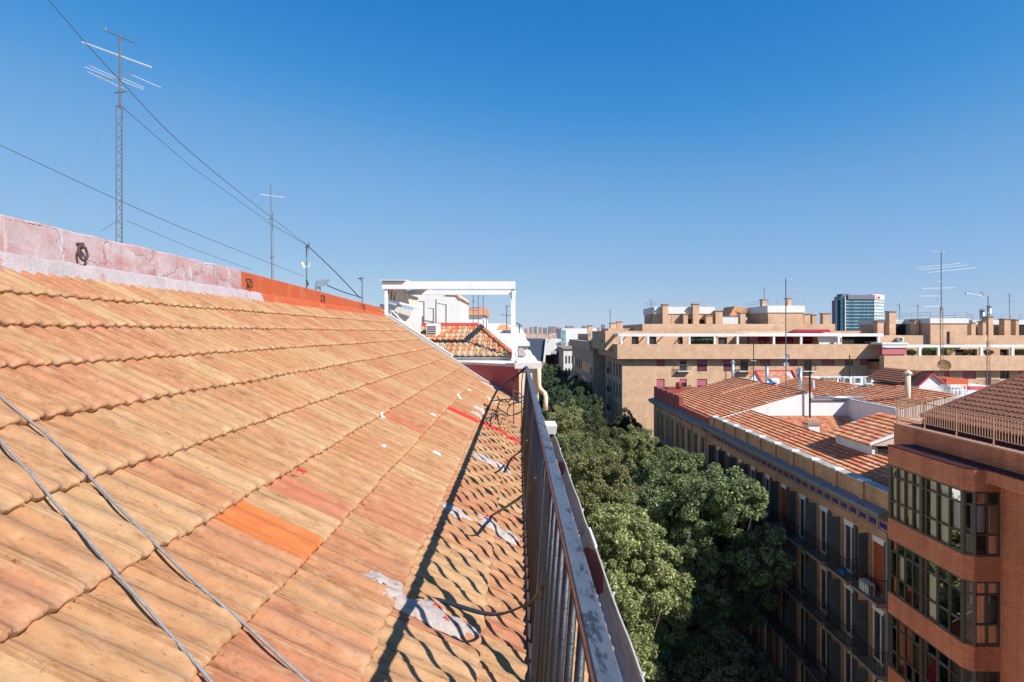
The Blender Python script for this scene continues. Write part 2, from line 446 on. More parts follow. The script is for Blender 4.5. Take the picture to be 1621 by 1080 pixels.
M['bronze'] = plain('bronze_window_frame', (0.085,0.062,0.04), (0.065,0.048,0.032), 4, 0.45, 0.05, spec=0.4)
M['glass'] = glass('window_glass', (0.86,0.87,0.85), 0.95)
M['glass_d'] = darkglass('dark_window_glass')
M['glass_blue'] = darkglass('blue_curtain_wall', (0.012,0.055,0.085), 0.08, 1.55)
M['glass_pale'] = darkglass('pale_curtain_wall', (0.16,0.22,0.25), 0.15, 1.5)
M['curtain'] = plain('cream_reflection_curtain', (0.90,0.82,0.62), (0.80,0.71,0.52), 2.2, 0.9, 0.3, stretch=(6,6,0.3))  # cream brightened to stand in for sunlit facades reflected in the bay panes
M['curtain_w'] = plain('white_curtain', (0.72,0.70,0.66), (0.55,0.53,0.5), 3, 0.9, 0.3, stretch=(8,8,0.3))
M['room'] = plain('dim_room', (0.14,0.115,0.09), (0.09,0.075,0.06), 1.0, 0.9, 0)
M['shutter'] = plain('slate_grey_shutter', (0.085,0.09,0.094), (0.06,0.064,0.067), 3, 0.6, 0.1)
M['wood_red'] = plain('red_wooden_blind', (0.34,0.07,0.03), (0.26,0.05,0.025), 3, 0.6, 0.1)
M['blind'] = plain('dusty_pink_roller_blind', (0.46,0.14,0.175), (0.40,0.115,0.145), 2, 0.7, 0.1)
M['awning_red'] = plain('crimson_awning', (0.36,0.02,0.05), (0.30,0.02,0.045), 3, 0.85, 0.1)
M['awning'] = plain('beige_striped_awning', (0.66,0.58,0.48), (0.50,0.42,0.33), 4, 0.9, 0.2, stretch=(7,7,0.4))
M['fabric'] = plain('pale_fabric', (0.62,0.62,0.62), (0.5,0.5,0.5), 3, 0.9, 0.2)
M['dark'] = plain('recess_shade', (0.03,0.026,0.024), (0.02,0.018,0.016), 2, 0.9, 0)  # near-black colour standing in for shade inside rooms and recesses
M['black_iron'] = plain('black_iron', (0.016,0.016,0.017), (0.022,0.022,0.024), 8, 0.5, 0.1)
M['green_iron'] = plain('grey_green_iron', (0.12,0.155,0.15), (0.09,0.12,0.115), 8, 0.5, 0.1)
M['tan_iron'] = plain('tan_painted_iron', (0.44,0.25,0.165), (0.36,0.20,0.13), 8, 0.5, 0.1)
M['ac'] = plain('white_plastic', (0.72,0.72,0.70), (0.64,0.64,0.62), 4, 0.5, 0.05)
M['grille'] = plain('dark_grille', (0.10,0.10,0.10), (0.07,0.07,0.07), 6, 0.6, 0)
M['zinc'] = plain('shiny_flue_metal', (0.55,0.57,0.60), (0.44,0.46,0.49), 3, 0.32, 0.1, metal=0.75)
M['dish'] = plain('grey_dish', (0.40,0.38,0.40), (0.32,0.30,0.32), 4, 0.5, 0.05)
M['dish_rust'] = plain('rusty_yellow_dish', (0.32,0.19,0.06), (0.22,0.12,0.04), 4, 0.6, 0.1)
M['slate'] = plain('blue_slate_cladding', (0.075,0.10,0.15), (0.06,0.08,0.12), 2, 0.45, 0.05, stretch=(0.3,0.3,6))
M['asphalt'] = plain('asphalt', (0.05,0.05,0.052), (0.038,0.038,0.04), 3, 0.9, 0.4)
M['paving'] = plain('paving', (0.22,0.205,0.19), (0.17,0.16,0.15), 3, 0.9, 0.3)
M['kerb'] = plain('granite_kerb', (0.30,0.29,0.28), (0.24,0.23,0.22), 6, 0.9, 0.3)
M['earth'] = plain('dry_ground', (0.22,0.17,0.12), (0.15,0.13,0.09), 0.02, 0.95, 0)
M['bark'] = plain('bark', (0.13,0.105,0.08), (0.08,0.065,0.05), 9, 0.95, 0.8, stretch=(3,3,0.6))
M['leaf'] = leafmat('elm_leaves', (0.034,0.054,0.022), (0.115,0.150,0.060), (0.25,0.265,0.115))
M['leaf2'] = leafmat('pale_leaves', (0.052,0.075,0.028), (0.180,0.210,0.080), (0.36,0.36,0.155))
M['leaf3'] = leafmat('dark_shaded_leaves', (0.020,0.034,0.016), (0.055,0.078,0.036), (0.12,0.14,0.07))  # dark foliage tone that also carries the street's deep shade in its albedo
M['plant'] = leafmat('terrace_plant_leaves', (0.05,0.08,0.02), (0.14,0.19,0.04), (0.34,0.36,0.08))
M['far_pink'] = plain('far_brick_tower', (0.36,0.20,0.17), (0.30,0.17,0.15), 0.05, 0.9, 0)
M['far_grey'] = plain('far_grey_tower', (0.20,0.20,0.24), (0.16,0.16,0.20), 0.05, 0.9, 0)
M['far_city'] = plain('far_roofs', (0.44,0.26,0.18), (0.52,0.44,0.38), 0.02, 0.9, 0, stain=(0.35,0.17,0.11), sscale=0.05)
M['sign_red'] = plain('red_sign_letters', (0.75,0.03,0.07), (0.7,0.03,0.06), 1, 0.5, 0)
M['blue_plastic'] = plain('blue_plastic', (0.03,0.16,0.45), (0.03,0.13,0.38), 3, 0.4, 0)
M['terracotta'] = plain('terracotta', (0.42,0.17,0.09), (0.35,0.14,0.08), 5, 0.85, 0.2)

# ================================================================== the ground
g = MB(); g.quad((-4000,-4000,GROUND-0.02),(4000,-4000,GROUND-0.02),(4000,9000,GROUND-0.02),(-4000,9000,GROUND-0.02))
struct(g.build('ground', M['earth']))
g = MB(); g.quad((3.6,-40,GROUND),(13.0,-40,GROUND),(13.0,150,GROUND),(3.6,150,GROUND)); struct(g.build('road', M['asphalt']))
g = MB(); g.quad((13.0,68.5,GROUND-0.006),(120,68.5,GROUND-0.006),(120,84,GROUND-0.006),(13.0,84,GROUND-0.006)); struct(g.build('side_road', M['asphalt']))
g = MB(); g.box(0.3,-40,GROUND-0.01,3.4,150,GROUND+0.12); struct(g.build('pavement', M['paving']))
g = MB(); g.box(13.2,-40,GROUND-0.01,16.2,67.5,GROUND+0.12); struct(g.build('pavement', M['paving']))
g = MB(); g.box(13.2,85,GROUND-0.01,16.2,150,GROUND+0.12); struct(g.build('pavement', M['paving']))
g = MB(); g.box(3.4,-40,GROUND-0.01,3.6,150,GROUND+0.125); struct(g.build('kerb', M['kerb']))
g = MB(); g.box(13.0,-40,GROUND-0.01,13.2,67.5,GROUND+0.125); struct(g.build('kerb', M['kerb']))
g = MB()
for k in range(30): g.quad((8.22,-20+k*5,GROUND+0.004),(8.38,-20+k*5,GROUND+0.004),(8.38,-17.6+k*5,GROUND+0.004),(8.22,-17.6+k*5,GROUND+0.004))
struct(g.build('road_marking', M['white_metal']))

# ================================================================== clay tiles
TH = math.atan(0.55); CT, ST = math.cos(TH), math.sin(TH)
H0 = -1.34
W = 0.22; COURSE = 0.33 / CT; TL = COURSE + 0.055
PROF = [(-0.012,.000),(0.0,.006),(.014,.0155),(.045,.0175),(.054,.0105),(.064,.0175),(.098,.0180),(.108,.0110),(.120,.0165),(.150,.0135),(.185,.0055),(.25,.0020),(.34,.0022),
        (.405,.0070),(.440,.0150),(.48,.0180),(.58,.0185),(.625,.0155),(.665,.0070),(.74,.0025),(.84,.0020),(.90,.0065),(.935,.0128),(.958,.0140),(.966,.0015),(.992,.0005)]
LIFT = 0.031

def profz(t):
    t = t % 1.0
    return float(np.interp(t, [p[0] for p in PROF], [p[1] for p in PROF]))

def tile_geo(prof=PROF, w=W, L=TL, lift=LIFT, thick=0.029, nose=True):
    """one interlocking roof tile: x runs down the slope to the nose at 0, y across, z out of the roof"""
    st = [(-L, 0.0, 1.0), (-0.22, 0.0, 1.0), (-0.040, 0.001, 1.0), (-0.016, 0.001, 0.95), (-0.005, -0.0015, 0.85), (-0.0005, -0.006, 0.75), (0.0, -0.012, 0.7)] if nose else [(-L,0,1),(-0.02,0,1),(0.0,-0.004,0.95)]
    vs = []; fs = []
    n = len(prof)
    for (x, dz, k) in st:
        for t, z in prof:
            vs.append((x + (0.004*math.sin(t*27) if x > -0.01 else 0), t*w, z*k + dz + lift*(x + L)/L))
    for t, z in prof:
        vs.append((-0.006, t*w, z*0.7 + lift - thick))
    for i in range(len(st)):
        for k in range(n-1):
            fs.append((i*n+k, (i+1)*n+k, (i+1)*n+k+1, i*n+k+1))
    # side skirts so the tile has thickness
    b = len(vs)
    for (x, dz, k) in st[:-1]:
        vs.append((x, prof[0][0]*w, prof[0][1]*k + lift*(x+L)/L - 0.012)); vs.append((x, prof[-1][0]*w, prof[-1][1]*k + lift*(x+L)/L - 0.012))
    for i in range(len(st)-2):
        fs.append((i*n, b+2*i, b+2*i+2, (i+1)*n)); fs.append((i*n+n-1, (i+1)*n+n-1, b+2*i+3, b+2*i+1))
    return np.array(vs), fs

TV, TF = tile_geo()
def geo_mesh(name, V, Fc, mat, smooth=True):
    me = bpy.data.meshes.new(name)
    me.from_pydata([tuple(v) for v in V], [], Fc); me.update()
    me.materials.append(mat)
    at = me.attributes.new('nose', 'FLOAT', 'POINT'); at.data.foreach_set('value', np.clip((V[:, 0] + 0.06)/0.05, 0, 1).astype(np.float32))
    if smooth:
        me.polygons.foreach_set('use_smooth', [True]*len(me.polygons))
        try: me.set_sharp_from_angle(angle=R(38))
        except Exception: pass
    return me

def joined_tiles(name, V, Fc, mats4, tones, mat, smooth=True, worn=1.0):
    """many small tiles as one mesh; every tile keeps a tone of its own"""
    n = len(V); k = len(mats4)
    allv = np.empty((n*k, 3)); idx = []
    Vh = np.c_[V, np.ones(n)]
    for i, m in enumerate(mats4):
        allv[i*n:(i+1)*n] = (Vh @ np.array(m).T)[:, :3]
    fl = [len(f) for f in Fc]
    flat = np.concatenate([np.array(f) for f in Fc])
    loops = (flat[None, :] + (np.arange(k)*n)[:, None]).ravel()
    tot = np.tile(np.array(fl), k)
    start = np.concatenate([[0], np.cumsum(tot)[:-1]])
    me = bpy.data.meshes.new(name)
    me.vertices.add(n*k); me.vertices.foreach_set('co', allv.ravel())
    me.loops.add(len(loops)); me.loops.foreach_set('vertex_index', loops.astype(np.int32))
    me.polygons.add(len(tot)); me.polygons.foreach_set('loop_start', start.astype(np.int32))
    at = me.attributes.new('tone', 'FLOAT', 'FACE')
    at.data.foreach_set('value', np.repeat(np.array(tones), len(Fc)).astype(np.float32))
    an = me.attributes.new('nose', 'FLOAT', 'POINT'); an.data.foreach_set('value', np.tile(np.clip((V[:, 0] + 0.06)/0.05, 0, 1)*worn, k).astype(np.float32))
    me.update(calc_edges=True); me.validate()
    me.materials.append(mat)
    if smooth: me.polygons.foreach_set('use_smooth', [True]*len(me.polygons))
    return me

# ================================================================== our own building under the camera
def yend(X): return 10.75 - 0.85 * X          # the skewed party wall line
own = thing('apartment_building', 'building whose long slope of weathered clay tiles runs along the iron railing', 'building', (-3.2, 4.0, GROUND))
b = MB()
b.prism([(-6.4,-9,GROUND),(0.22,-9,GROUND),(0.22,10.4,GROUND),(-6.4,16.1,GROUND)], [(-6.4,-9,-1.95),(0.22,-9,-1.95),(0.22,10.4,-1.95),(-6.4,16.1,-1.95)])
b.build('wall', M['cream'], own)
# facade windows and balcony line on the street side of our building (seen mirrored in the glass opposite)
wm = MB(); wm.box(0,-0.55,-1.1,0.06,0.55,1.1)
wmesh = wm.mesh('window', M['glass_d'])
fm = MB()
for a in (-0.62, 0.55): fm.box(0,a,-1.18,0.09,a+0.07,1.18)
fm.box(0,-0.62,1.1,0.09,0.62,1.18); fm.box(0,-0.62,-1.18,0.09,0.62,-1.1)
fmesh = fm.mesh('frame', M['white_metal'])
for fl in range(6):
    for k in range(7):
        w = put(wmesh, 'window', own, (0.225, -7.4 + 2.6*k, -4.4 - 3.2*fl)); put(fmesh, 'frame', w, (0,0,0), local=True)
c = MB(); c.ext([(0.2,-2.2),(0.34,-2.2),(0.40,-2.0),(0.46,-1.84),(0.2,-1.8)], 'y', -9, 10.3); c.build('cornice', M['cream'], own)
c = MB(); c.ext([(-6.4,-1.95),(-3.3,0.30),(-3.3,-1.95)], 'y', -3, 15.0); c.build('rear_slope', M['tile_far'], own)
# rear wing of the same block: its flat roof carries the antenna masts
c = MB(); c.box(-34,8,GROUND,-6.5,46,-1.0); c.build('rear_wing', M['white'], own)
# roof deck, in the frame of the slope
roof_o = bpy.data.objects.new('roof', None)
dk = MB()
sE = 0.42 / CT; sT = -3.34 / CT
dk.prism([(sT,-1.6,-0.05),(sE,-1.6,-0.05),(sE,yend(0.42),-0.05),(sT,yend(-3.3),-0.05)], [(sT,-1.6,-0.012),(sE,-1.6,-0.012),(sE,yend(0.42),-0.012),(sT,yend(-3.3),-0.012)])
me = dk.mesh('roof', M['mortar'])
roof = bpy.data.objects.new('roof', me); COL.objects.link(roof)
bpy.data.objects.remove(roof_o)
roof.parent = own
roof.location = Vector((0,0,H0)) - WL[own.name]
roof.rotation_euler = (0, TH, 0)
WL[roof.name] = Vector((0,0,H0))

ROWX = [0.45] + [0.173 - 0.33*j for j in range(11)]
ROFF = [2.13 + random.uniform(-0.012, 0.012) for _ in ROWX]; ROFF[4] = 2.13
def roof_surf(s, y):
    """height of the tile surface over the roof plane"""
    best = 0
    for i, X in enumerate(ROWX):
        x = s - X/CT
        if -TL <= x <= 0:
            best = max(best, profz((y - ROFF[i]) / W) + LIFT*(x + TL)/TL)
    return best
def roof_pt(s, y, dz=0.0):
    return Vector((s*CT + dz*ST, y, H0 - s*ST + dz*CT))
def pick(px, py):
    """roof plane point (s, y) under a photo pixel"""
    u = (px - VX)/F; v = (VY - py)/F
    Y = H0 / (v + 0.55*u)
    return u*Y/CT, Y

def inview(p, m=40):
    if p.y < 0.2: return False
    px = VX + F*p.x/p.y; py = VY - F*p.z/p.y
    return -m < px < 1621+m and -m < py < 1080+m
cand = []
for i, X in enumerate(ROWX):
    k0 = int((-1.5 - ROFF[i]) / W)
    k = k0
    while ROFF[i] + (k+1)*W < yend(X - 0.15) + 0.03:
        y = ROFF[i] + k*W
        cen = roof_pt(X/CT - 0.2, y + W/2)
        if X < -3.0: k += 1; continue
        cand.append((cen.length if inview(cen) else 1e6 + cen.length, i, y, X/CT))
        k += 1
cand.sort()
tmeshes = {k: geo_mesh('tile', TV, TF, M[k]) for k in ('tile','tile_pink','tile_new','tile_red')}
def nearest(px, py, Xr):
    s, y = pick(px, py); return y
special = {(4, 2.13): 'tile_new'}
def spec(i, y):
    if i == 4 and abs(y - 2.13) < 0.02: return 'tile_new'
    if i == 4 and abs(y - 2.57) < 0.1: return 'tile_pink'
    if i == 4 and 4.65 < y < 4.87: return 'tile_pink'
    if i in (3,) and 6.5 < y < 6.73: return 'tile_red'
    if i in (1, 2) and 6.62 < y < 6.86: return 'tile_red'
    return 'tile'
rest = []; tones = []
for n_, (d, i, y, s) in enumerate(cand):
    jz = random.uniform(-0.0015, 0.003); ja = random.uniform(-0.008, 0.008); jx = random.uniform(-0.008, 0.006)
    mt = Matrix.Translation((s + jx, y + random.uniform(-0.0015,0.0015), jz)) @ Matrix.Rotation(ja, 4, 'Z') @ Matrix.Rotation(random.uniform(-0.004,0.004), 4, 'Y')
    sp = spec(i, y)
    if n_ < 300:
        o = bpy.data.objects.new('tile', tmeshes[sp]); COL.objects.link(o); o.parent = roof; o.matrix_local = mt
    elif sp == 'tile_red':
        o = bpy.data.objects.new('tile', tmeshes[sp]); COL.objects.link(o); o.parent = roof; o.matrix_local = mt
    else:
        rest.append(mt); tones.append(random.random())
o = bpy.data.objects.new('far_tiles', joined_tiles('far_tiles', TV, TF, rest, tones, M['tile']))
COL.objects.link(o); o.parent = roof; o['kind'] = 'stuff'
try: o.data.set_sharp_from_angle(angle=R(38))
except Exception: pass

# verge of mortar along the party wall
def ribbon(mb, pts, half, zt, zb):
    """a raised band that follows points (s, y) on the roof"""
    L = []
    for i, (s, y) in enumerate(pts):
        s2, y2 = pts[min(i+1, len(pts)-1)]; s1, y1 = pts[max(i-1, 0)]
        d = Vector((s2-s1, y2-y1, 0)).normalized(); nrm = Vector((-d.y, d.x, 0))*half
        L.append([(s-nrm.x, y-nrm.y, zb), (s-nrm.x*0.8, y-nrm.y*0.8, zt), (s+nrm.x*0.8, y+nrm.y*0.8, zt), (s+nrm.x, y+nrm.y, zb)])
    vs = [p for r in L for p in r]
    fs = [(i*4+k, i*4+k+1, i*4+k+5, i*4+k+4) for i in range(len(L)-1) for k in range(3)]
    mb.add(vs, fs)
vg = MB(); pts = []
for q in range(41):
    X = 0.40 - q*3.6/40
    pts.append((X/CT, yend(X) - 0.02 + random.uniform(-0.015,0.015)))
ribbon(vg, pts, 0.10, 0.055, -0.03)
o = bpy.data.objects.new('verge', vg.mesh('verge', M['mortar'])); COL.objects.link(o); o.parent = roof

# mortar patches, paint and bird droppings draped over the tiles
def patch(name, mat, px, py, rs, ry, seed, dz=0.005, rot=0.0, fill=0.5, bend=0.0):
    s0, y0 = pick(px, py)
    rg = np.random.default_rng(seed)
    ph = rg.uniform(0, 6.28, 6); am = rg.uniform(0.02, 0.10, 6)
    nu, nv = max(8, int(rs*2.8/0.016)), max(8, int(ry*2.8/0.011))
    V = {}; mb = MB(); vs = []; fs = []
    ca, sa = math.cos(rot), math.sin(rot)
    def ok(a, b_):
        th = math.atan2(b_, a); r = math.hypot(a, b_)
        lim = 0.86 + sum(am[k]*math.sin((k+2)*th + ph[k]) for k in range(6))
        return r < lim
    def depth(a, b_):
        th = math.atan2(b_, a); r = math.hypot(a, b_)
        lim = 0.86 + sum(am[k]*math.sin((k+2)*th + ph[k]) for k in range(6))
        t = min(max((lim - r)/0.35, 0), 1); return t*t*(3-2*t)
    def vert(i, j):
        if (i, j) not in V:
            a = -1.4 + 2.8*i/nu; b_ = -1.4 + 2.8*j/nv
            s = s0 + rs*a*ca - ry*b_*sa; y = y0 + rs*a*sa + ry*(b_ + bend*a*a)*ca
            w_ = depth(a, b_); base = roof_surf(s, y)
            top = max(base, fill*max(roof_surf(s, y+0.025), roof_surf(s, y-0.025), roof_surf(s, y+0.012), roof_surf(s, y-0.012), roof_surf(s-0.02, y)))
            z = base + (top - base)*w_ + 0.0022 + dz*w_*(1 + 0.5*math.sin(s*70+y*40))
            V[(i, j)] = len(vs); vs.append((s, y, z))
        return V[(i, j)]
    for i in range(nu):
        for j in range(nv):
            if ok(-1.4 + 2.8*(i+.5)/nu, -1.4 + 2.8*(j+.5)/nv):
                fs.append((vert(i,j), vert(i+1,j), vert(i+1,j+1), vert(i,j+1)))
    mb.add(vs, fs)
    me = mb.mesh(name, mat, smooth=True)
    o = bpy.data.objects.new(name, me); COL.objects.link(o); o.parent = roof
    return o
for a in [('mortar_patch','mortar',606,936,0.12,0.05,3), ('mortar_patch','mortar',682,984,0.24,0.085,4),
          ('mortar_patch','mortar',718,816,0.12,0.075,6), ('mortar_patch','mortar',786,846,0.20,0.10,7),
          ('mortar_patch','mortar',765,732,0.17,0.13,9), ('mortar_patch','mortar',792,745,0.10,0.12,10), ('mortar_patch','mortar',757,652,0.14,0.14,11),
          ('mortar_patch','mortar',777,636,0.12,0.15,12), ('mortar_patch','mortar',752,661,0.10,0.09,13), ('mortar_patch','mortar',770,612,0.22,0.10,14)]:
    patch(a[0], M[a[1]], a[2], a[3], a[4], a[5], a[6], 0.009, fill=0.97)
for k, (px, py, r) in enumerate([(688,722,.032),(604,662,.028),(683,662,.026),(725,631,.045),(742,619,.04),(649,751,.016),(605,712,.012)]):
    patch('bird_dropping', M['dropping'], px, py, r*1.2, r, 30+k, 0.003, fill=0.2)
for k, (px, py, r, q) in enumerate([(474,752,.03,.018),(462,760,.02,.012),(572,806,.01,.014),(668,668,.05,.016),(770,790,.04,.02)]):
    patch('paint_splash', M['tile_red'], px, py, r, q, 50+k, 0.0025, fill=0.1)
for k, (px, py, r, q) in enumerate([(686,975,.05,.010),(697,998,.022,.018),(768,828,.02,.02),(800,737,.02,.03)]):
    patch('paint_splash', M['tile_red'], px, py, r, q, 70+k, 0.0125, fill=0.97)

# ridge wall: grey waterproofed stretch, then orange
def rw(mb, ya, yb, za, zb, n=14, seed=1, jit=0.006):
    rg = np.random.default_rng(seed); rows = []
    for i in range(n+1):
        t = i/n; y = ya + (yb-ya)*t; z = za + (zb-za)*t + rg.uniform(-jit, jit); d = rg.uniform(-jit, jit)
        rows.append([(-3.18+d, y, 0.46), (-3.185+d, y, z*0.55+0.2), (-3.19+d, y, z-0.012), (-3.205, y, z), (-3.36, y, z+0.005), (-3.38, y, z-0.02), (-3.38, y, -0.4)])
    vs = [p for r in rows for p in r]; m = len(rows[0])
    fs = [(i*m+k, (i+1)*m+k, (i+1)*m+k+1, i*m+k+1) for i in range(n) for k in range(m-1)]
    fs += [tuple(range(m)), tuple(n*m+k for k in range(m))]
    mb.add(vs, fs)
def pl(mb, ya, yb, zt, zt2, n=30, seed=2):
    rg = np.random.default_rng(seed); rows = []
    for i in range(n+1):
        t = i/n; y = ya + (yb-ya)*t; d = rg.uniform(-0.005, 0.005); z = zt + (zt2-zt)*t + rg.uniform(-0.004,0.004)
        rows.append([(-3.30, y, z+0.01), (-3.17, y, z), (-3.135+d*0.5, y, z-0.018), (-3.085+d, y, 0.36+d), (-3.055+d, y, 0.345+d*0.5), (-3.055+d, y, 0.30)])
    vs = [p for r in rows for p in r]; m = len(rows[0])
    mb.add(vs, [(i*m+k, (i+1)*m+k, (i+1)*m+k+1, i*m+k+1) for i in range(n) for k in range(m-1)] + [tuple(range(m)), tuple(n*m+k for k in range(m))])
q = MB(); rw(q, 0.5, 6.55, 0.742, 0.722, 40, 1, 0.007); ridge = q.build('ridge_wall', M['grey_wall'], own)
q = MB(); pl(q, 0.5, 6.95, 0.50, 0.495, 60, 2); q.build('plinth', M['grey_plinth'], ridge)
q = MB(); rw(q, 6.552, 13.4, 0.718, 0.585, 16, 3, 0.003); ridge2 = q.build('ridge_wall', M['orange_wall'], own)
q = MB(); pl(q, 6.952, 13.4, 0.495, 0.47, 30, 4); q.build('plinth', M['orange_wall'], ridge2)
def ring(y, z, r, parent, mat, x=-3.165, tilt=0.25):
    mb = MB(); pts = []
    for k in range(17):
        a = 2*math.pi*k/16
        pts.append((x + 0.02 + 0.03*(1-math.cos(a))*tilt, y + r*math.sin(a)*0.75, z + r*math.cos(a)))
    mb.tube(pts, 0.009, 6)
    mb.tube([(x-0.04, y, z+r+0.01), (x+0.03, y, z+r+0.012), (x+0.036, y, z+r-0.012), (x+0.01, y, z+r-0.02)], 0.011, 6)
    mb.build('iron_ring', mat, parent)
ring(4.10, 0.575, 0.055, ridge, M['rusty_iron'])
for px in (393, 510, 574):
    Y = 3.16*F/(VX-px)
    ring(Y, 0.58 - 0.012*(Y-6), 0.045, ridge2, M['rust'], -3.155)

# gutter along the eave
gt = MB(); prof = []
for k in range(9):
    a = math.pi + math.pi*k/8
    prof.append((0.505 + 0.085*math.cos(a), -1.655 + 0.075*math.sin(a)))
outer = [(x*1.0 + (0.004 if x > 0.505 else -0.004), z - 0.004) for x, z in prof]
n = 30
for i in range(n):
    ya = -1.5 + 11.3*i/n; yb = -1.5 + 11.3*(i+1)/n
    vs = [(x, ya, z) for x, z in prof] + [(x, yb, z) for x, z in prof] + [(x, ya, z) for x, z in outer] + [(x, yb, z) for x, z in outer]
    m = len(prof)
    gt.add(vs, [(k, k+1, m+k+1, m+k) for k in range(m-1)] + [(2*m+k+1, 2*m+k, 3*m+k, 3*m+k+1) for k in range(m-1)] + [(m-1, 3*m-1, 4*m-1, 2*m-1)])
gut = gt.build('gutter', M['gutter'], own)
lip = MB(); lp = [(0.592 + 0.004*math.sin(k*1.3), -1.5 + 11.3*k/40, -1.650 + 0.003*math.sin(k*2.1)) for k in range(41)]
lip.tube(lp, 0.008, 6); lip.build('gutter_lip', M['gutter_lip'], gut)
for y in (1.9, 2.75, 3.6, 5.3, 6.6, 8.1):
    q = MB(); q.tube([(0.594,y-0.02,-1.645),(0.606,y,-1.65),(0.602,y+0.02,-1.66),(0.60,y+0.02,-1.70)], 0.011, 6); q.build('gutter_bracket', M['gutter_lip'], gut)
def gpatch(name, mat, y0, y1, a0, a1, seed):
    rg = np.random.default_rng(seed); mb = MB(); m = 9; nn = 12; vs = []
    for i in range(nn+1):
        t = i/nn; w_ = math.sin(math.pi*min(max(t,0.04),0.96))**0.6
        for k in range(m):
            a = math.pi + math.pi*((a0+a1)/2 + (a1-a0)/2*w_*(2*k/(m-1)-1) + rg.uniform(-.01,.01))
            vs.append((0.505 + 0.082*math.cos(a), y0+(y1-y0)*t, -1.655 + 0.072*math.sin(a)))
    mb.add(vs, [(i*m+k, (i+1)*m+k, (i+1)*m+k+1, i*m+k+1) for i in range(nn) for k in range(m-1)])
    mb.build(name, mat, gut, True)
gpatch('sealant_patch', M['darkred'], 3.75, 4.55, 0.25, 1.0, 1)
gpatch('sealant_patch', M['darkred'], 6.9, 7.6, 0.2, 0.9, 2)
q = MB(); q.box(0.588,4.35,-1.66,0.606,4.75,-1.625); q.build('gutter_joint', M['white_metal'], gut)
# end hopper of the gutter
q = MB(); q.prism([(0.40,9.3,-1.66),(0.62,9.3,-1.66),(0.62,9.75,-1.66),(0.40,9.75,-1.66)], [(0.38,9.25,-1.52),(0.64,9.25,-1.52),(0.64,9.8,-1.52),(0.38,9.8,-1.52)])
q.build('hopper', M['white_old'], gut)

# ================================================================== the iron railing
rail = thing('iron_railing', 'dark iron railing with flat handrail leaning out over the gutter', 'railing', (0.05, 3.5, -1.40))
RT = Vector((0.122, 0, -0.468)); RB = Vector((0.055, 0, -1.368))
Y0R, Y1R = -0.6, 7.95
def rp(t, y): return Vector((RB.x + (RT.x-RB.x)*t, y, RB.z + (RT.z-RB.z)*t))
q = MB(); nseg = 40
for i in range(nseg):
    ya = Y0R + (Y1R-Y0R)*i/nseg; yb = Y0R + (Y1R-Y0R)*(i+1)/nseg
    wz = lambda y: 0.003*math.sin(y*2.3) 
    q.add([(0.1025,ya,-0.477),(0.1415,ya,-0.480),(0.1415,ya,-0.470),(0.138,ya,-0.4665),(0.106,ya,-0.4635),(0.1025,ya,-0.467)] + [(0.1025,yb,-0.477),(0.1415,yb,-0.480),(0.1415,yb,-0.470),(0.138,yb,-0.4665),(0.106,yb,-0.4635),(0.1025,yb,-0.467)],
          [(k,(k+1)%6,6+(k+1)%6,6+k) for k in range(6)])
hr = q.build('handrail', M['iron_rail'], rail)
q = MB(); q.box(0.0985,Y0R,-0.479,0.1026,Y1R,-0.4655); q.build('rust_edge', M['rust'], hr)
q = MB(); q.bar(rp(0.06,Y0R), rp(0.06,Y1R), 0.03, 0.012); q.build('bottom_rail', M['rusty_iron'], rail)
q = MB(); q.tube([rp(-0.01,0), rp(0.99,0)], 0.0092, 10); bal = q.mesh('baluster', M['iron'], smooth=True)
q = MB(); q.bar(rp(-0.06,0), rp(0.99,0), 0.024, 0.034, up=(1,0,0)); post = q.mesh('post', M['iron'])
k = 0; y = -0.5
while y < Y1R - 0.05:
    o = bpy.data.objects.new('post' if k % 12 == 5 else 'baluster', post if k % 12 == 5 else bal); COL.objects.link(o)
    o.parent = rail; o.location = Vector((0, y, 0)) - WL[rail.name]
    o.rotation_euler = (random.uniform(-.006,.006), 0, 0)
    y += 0.153; k += 1
def stay(pts, w=0.022, h=0.007):
    mb = MB()
    pts = [Vector(p) for p in pts]
    # smooth the bend
    fine = []
    for i in range(len(pts)-1):
        for t in (0, .25, .5, .75): 
            p0 = pts[max(i-1,0)]; p1 = pts[i]; p2 = pts[i+1]; p3 = pts[min(i+2,len(pts)-1)]
            fine.append(0.5*((2*p1) + (p2-p0)*t + (2*p0-5*p1+4*p2-p3)*t*t + (3*p1-p0-3*p2+p3)*t**3))
    fine.append(pts[-1])
    L = []
    for i, p in enumerate(fine):
        d = (fine[min(i+1,len(fine)-1)] - fine[max(i-1,0)]).normalized()
        sd = d.cross(Vector((0,0,1))).normalized(); up = sd.cross(d)
        L.append([p-sd*w/2-up*h/2, p+sd*w/2-up*h/2, p+sd*w/2+up*h/2, p-sd*w/2+up*h/2])
    m = len(L)
    mb.add([v for r in L for v in r], [(i*4+k,i*4+(k+1)%4,(i+1)*4+(k+1)%4,(i+1)*4+k) for i in range(m-1) for k in range(4)] + [(0,1,2,3),(m*4-4,m*4-3,m*4-2,m*4-1)])
    mb.build('stay', M['iron'], rail)
def anchor(px, py, dz=0.03):
    s, y = pick(px, py); return roof_pt(s, y, dz)
stay([anchor(655,952,0.02), anchor(690,962,0.035), (-0.10,2.20,-1.09), (0.045,2.05,-0.97), (0.083,1.93,-0.86), (0.09,1.90,-0.80)])
stay([anchor(752,836,0.02), anchor(772,826,0.04), (-0.06,3.35,-1.02), (0.055,3.02,-0.84), (0.09,2.9,-0.74)])
stay([anchor(796,752,0.03), (-0.06,5.2,-1.15), (0.03,4.75,-0.98), (0.075,4.55,-0.86)])
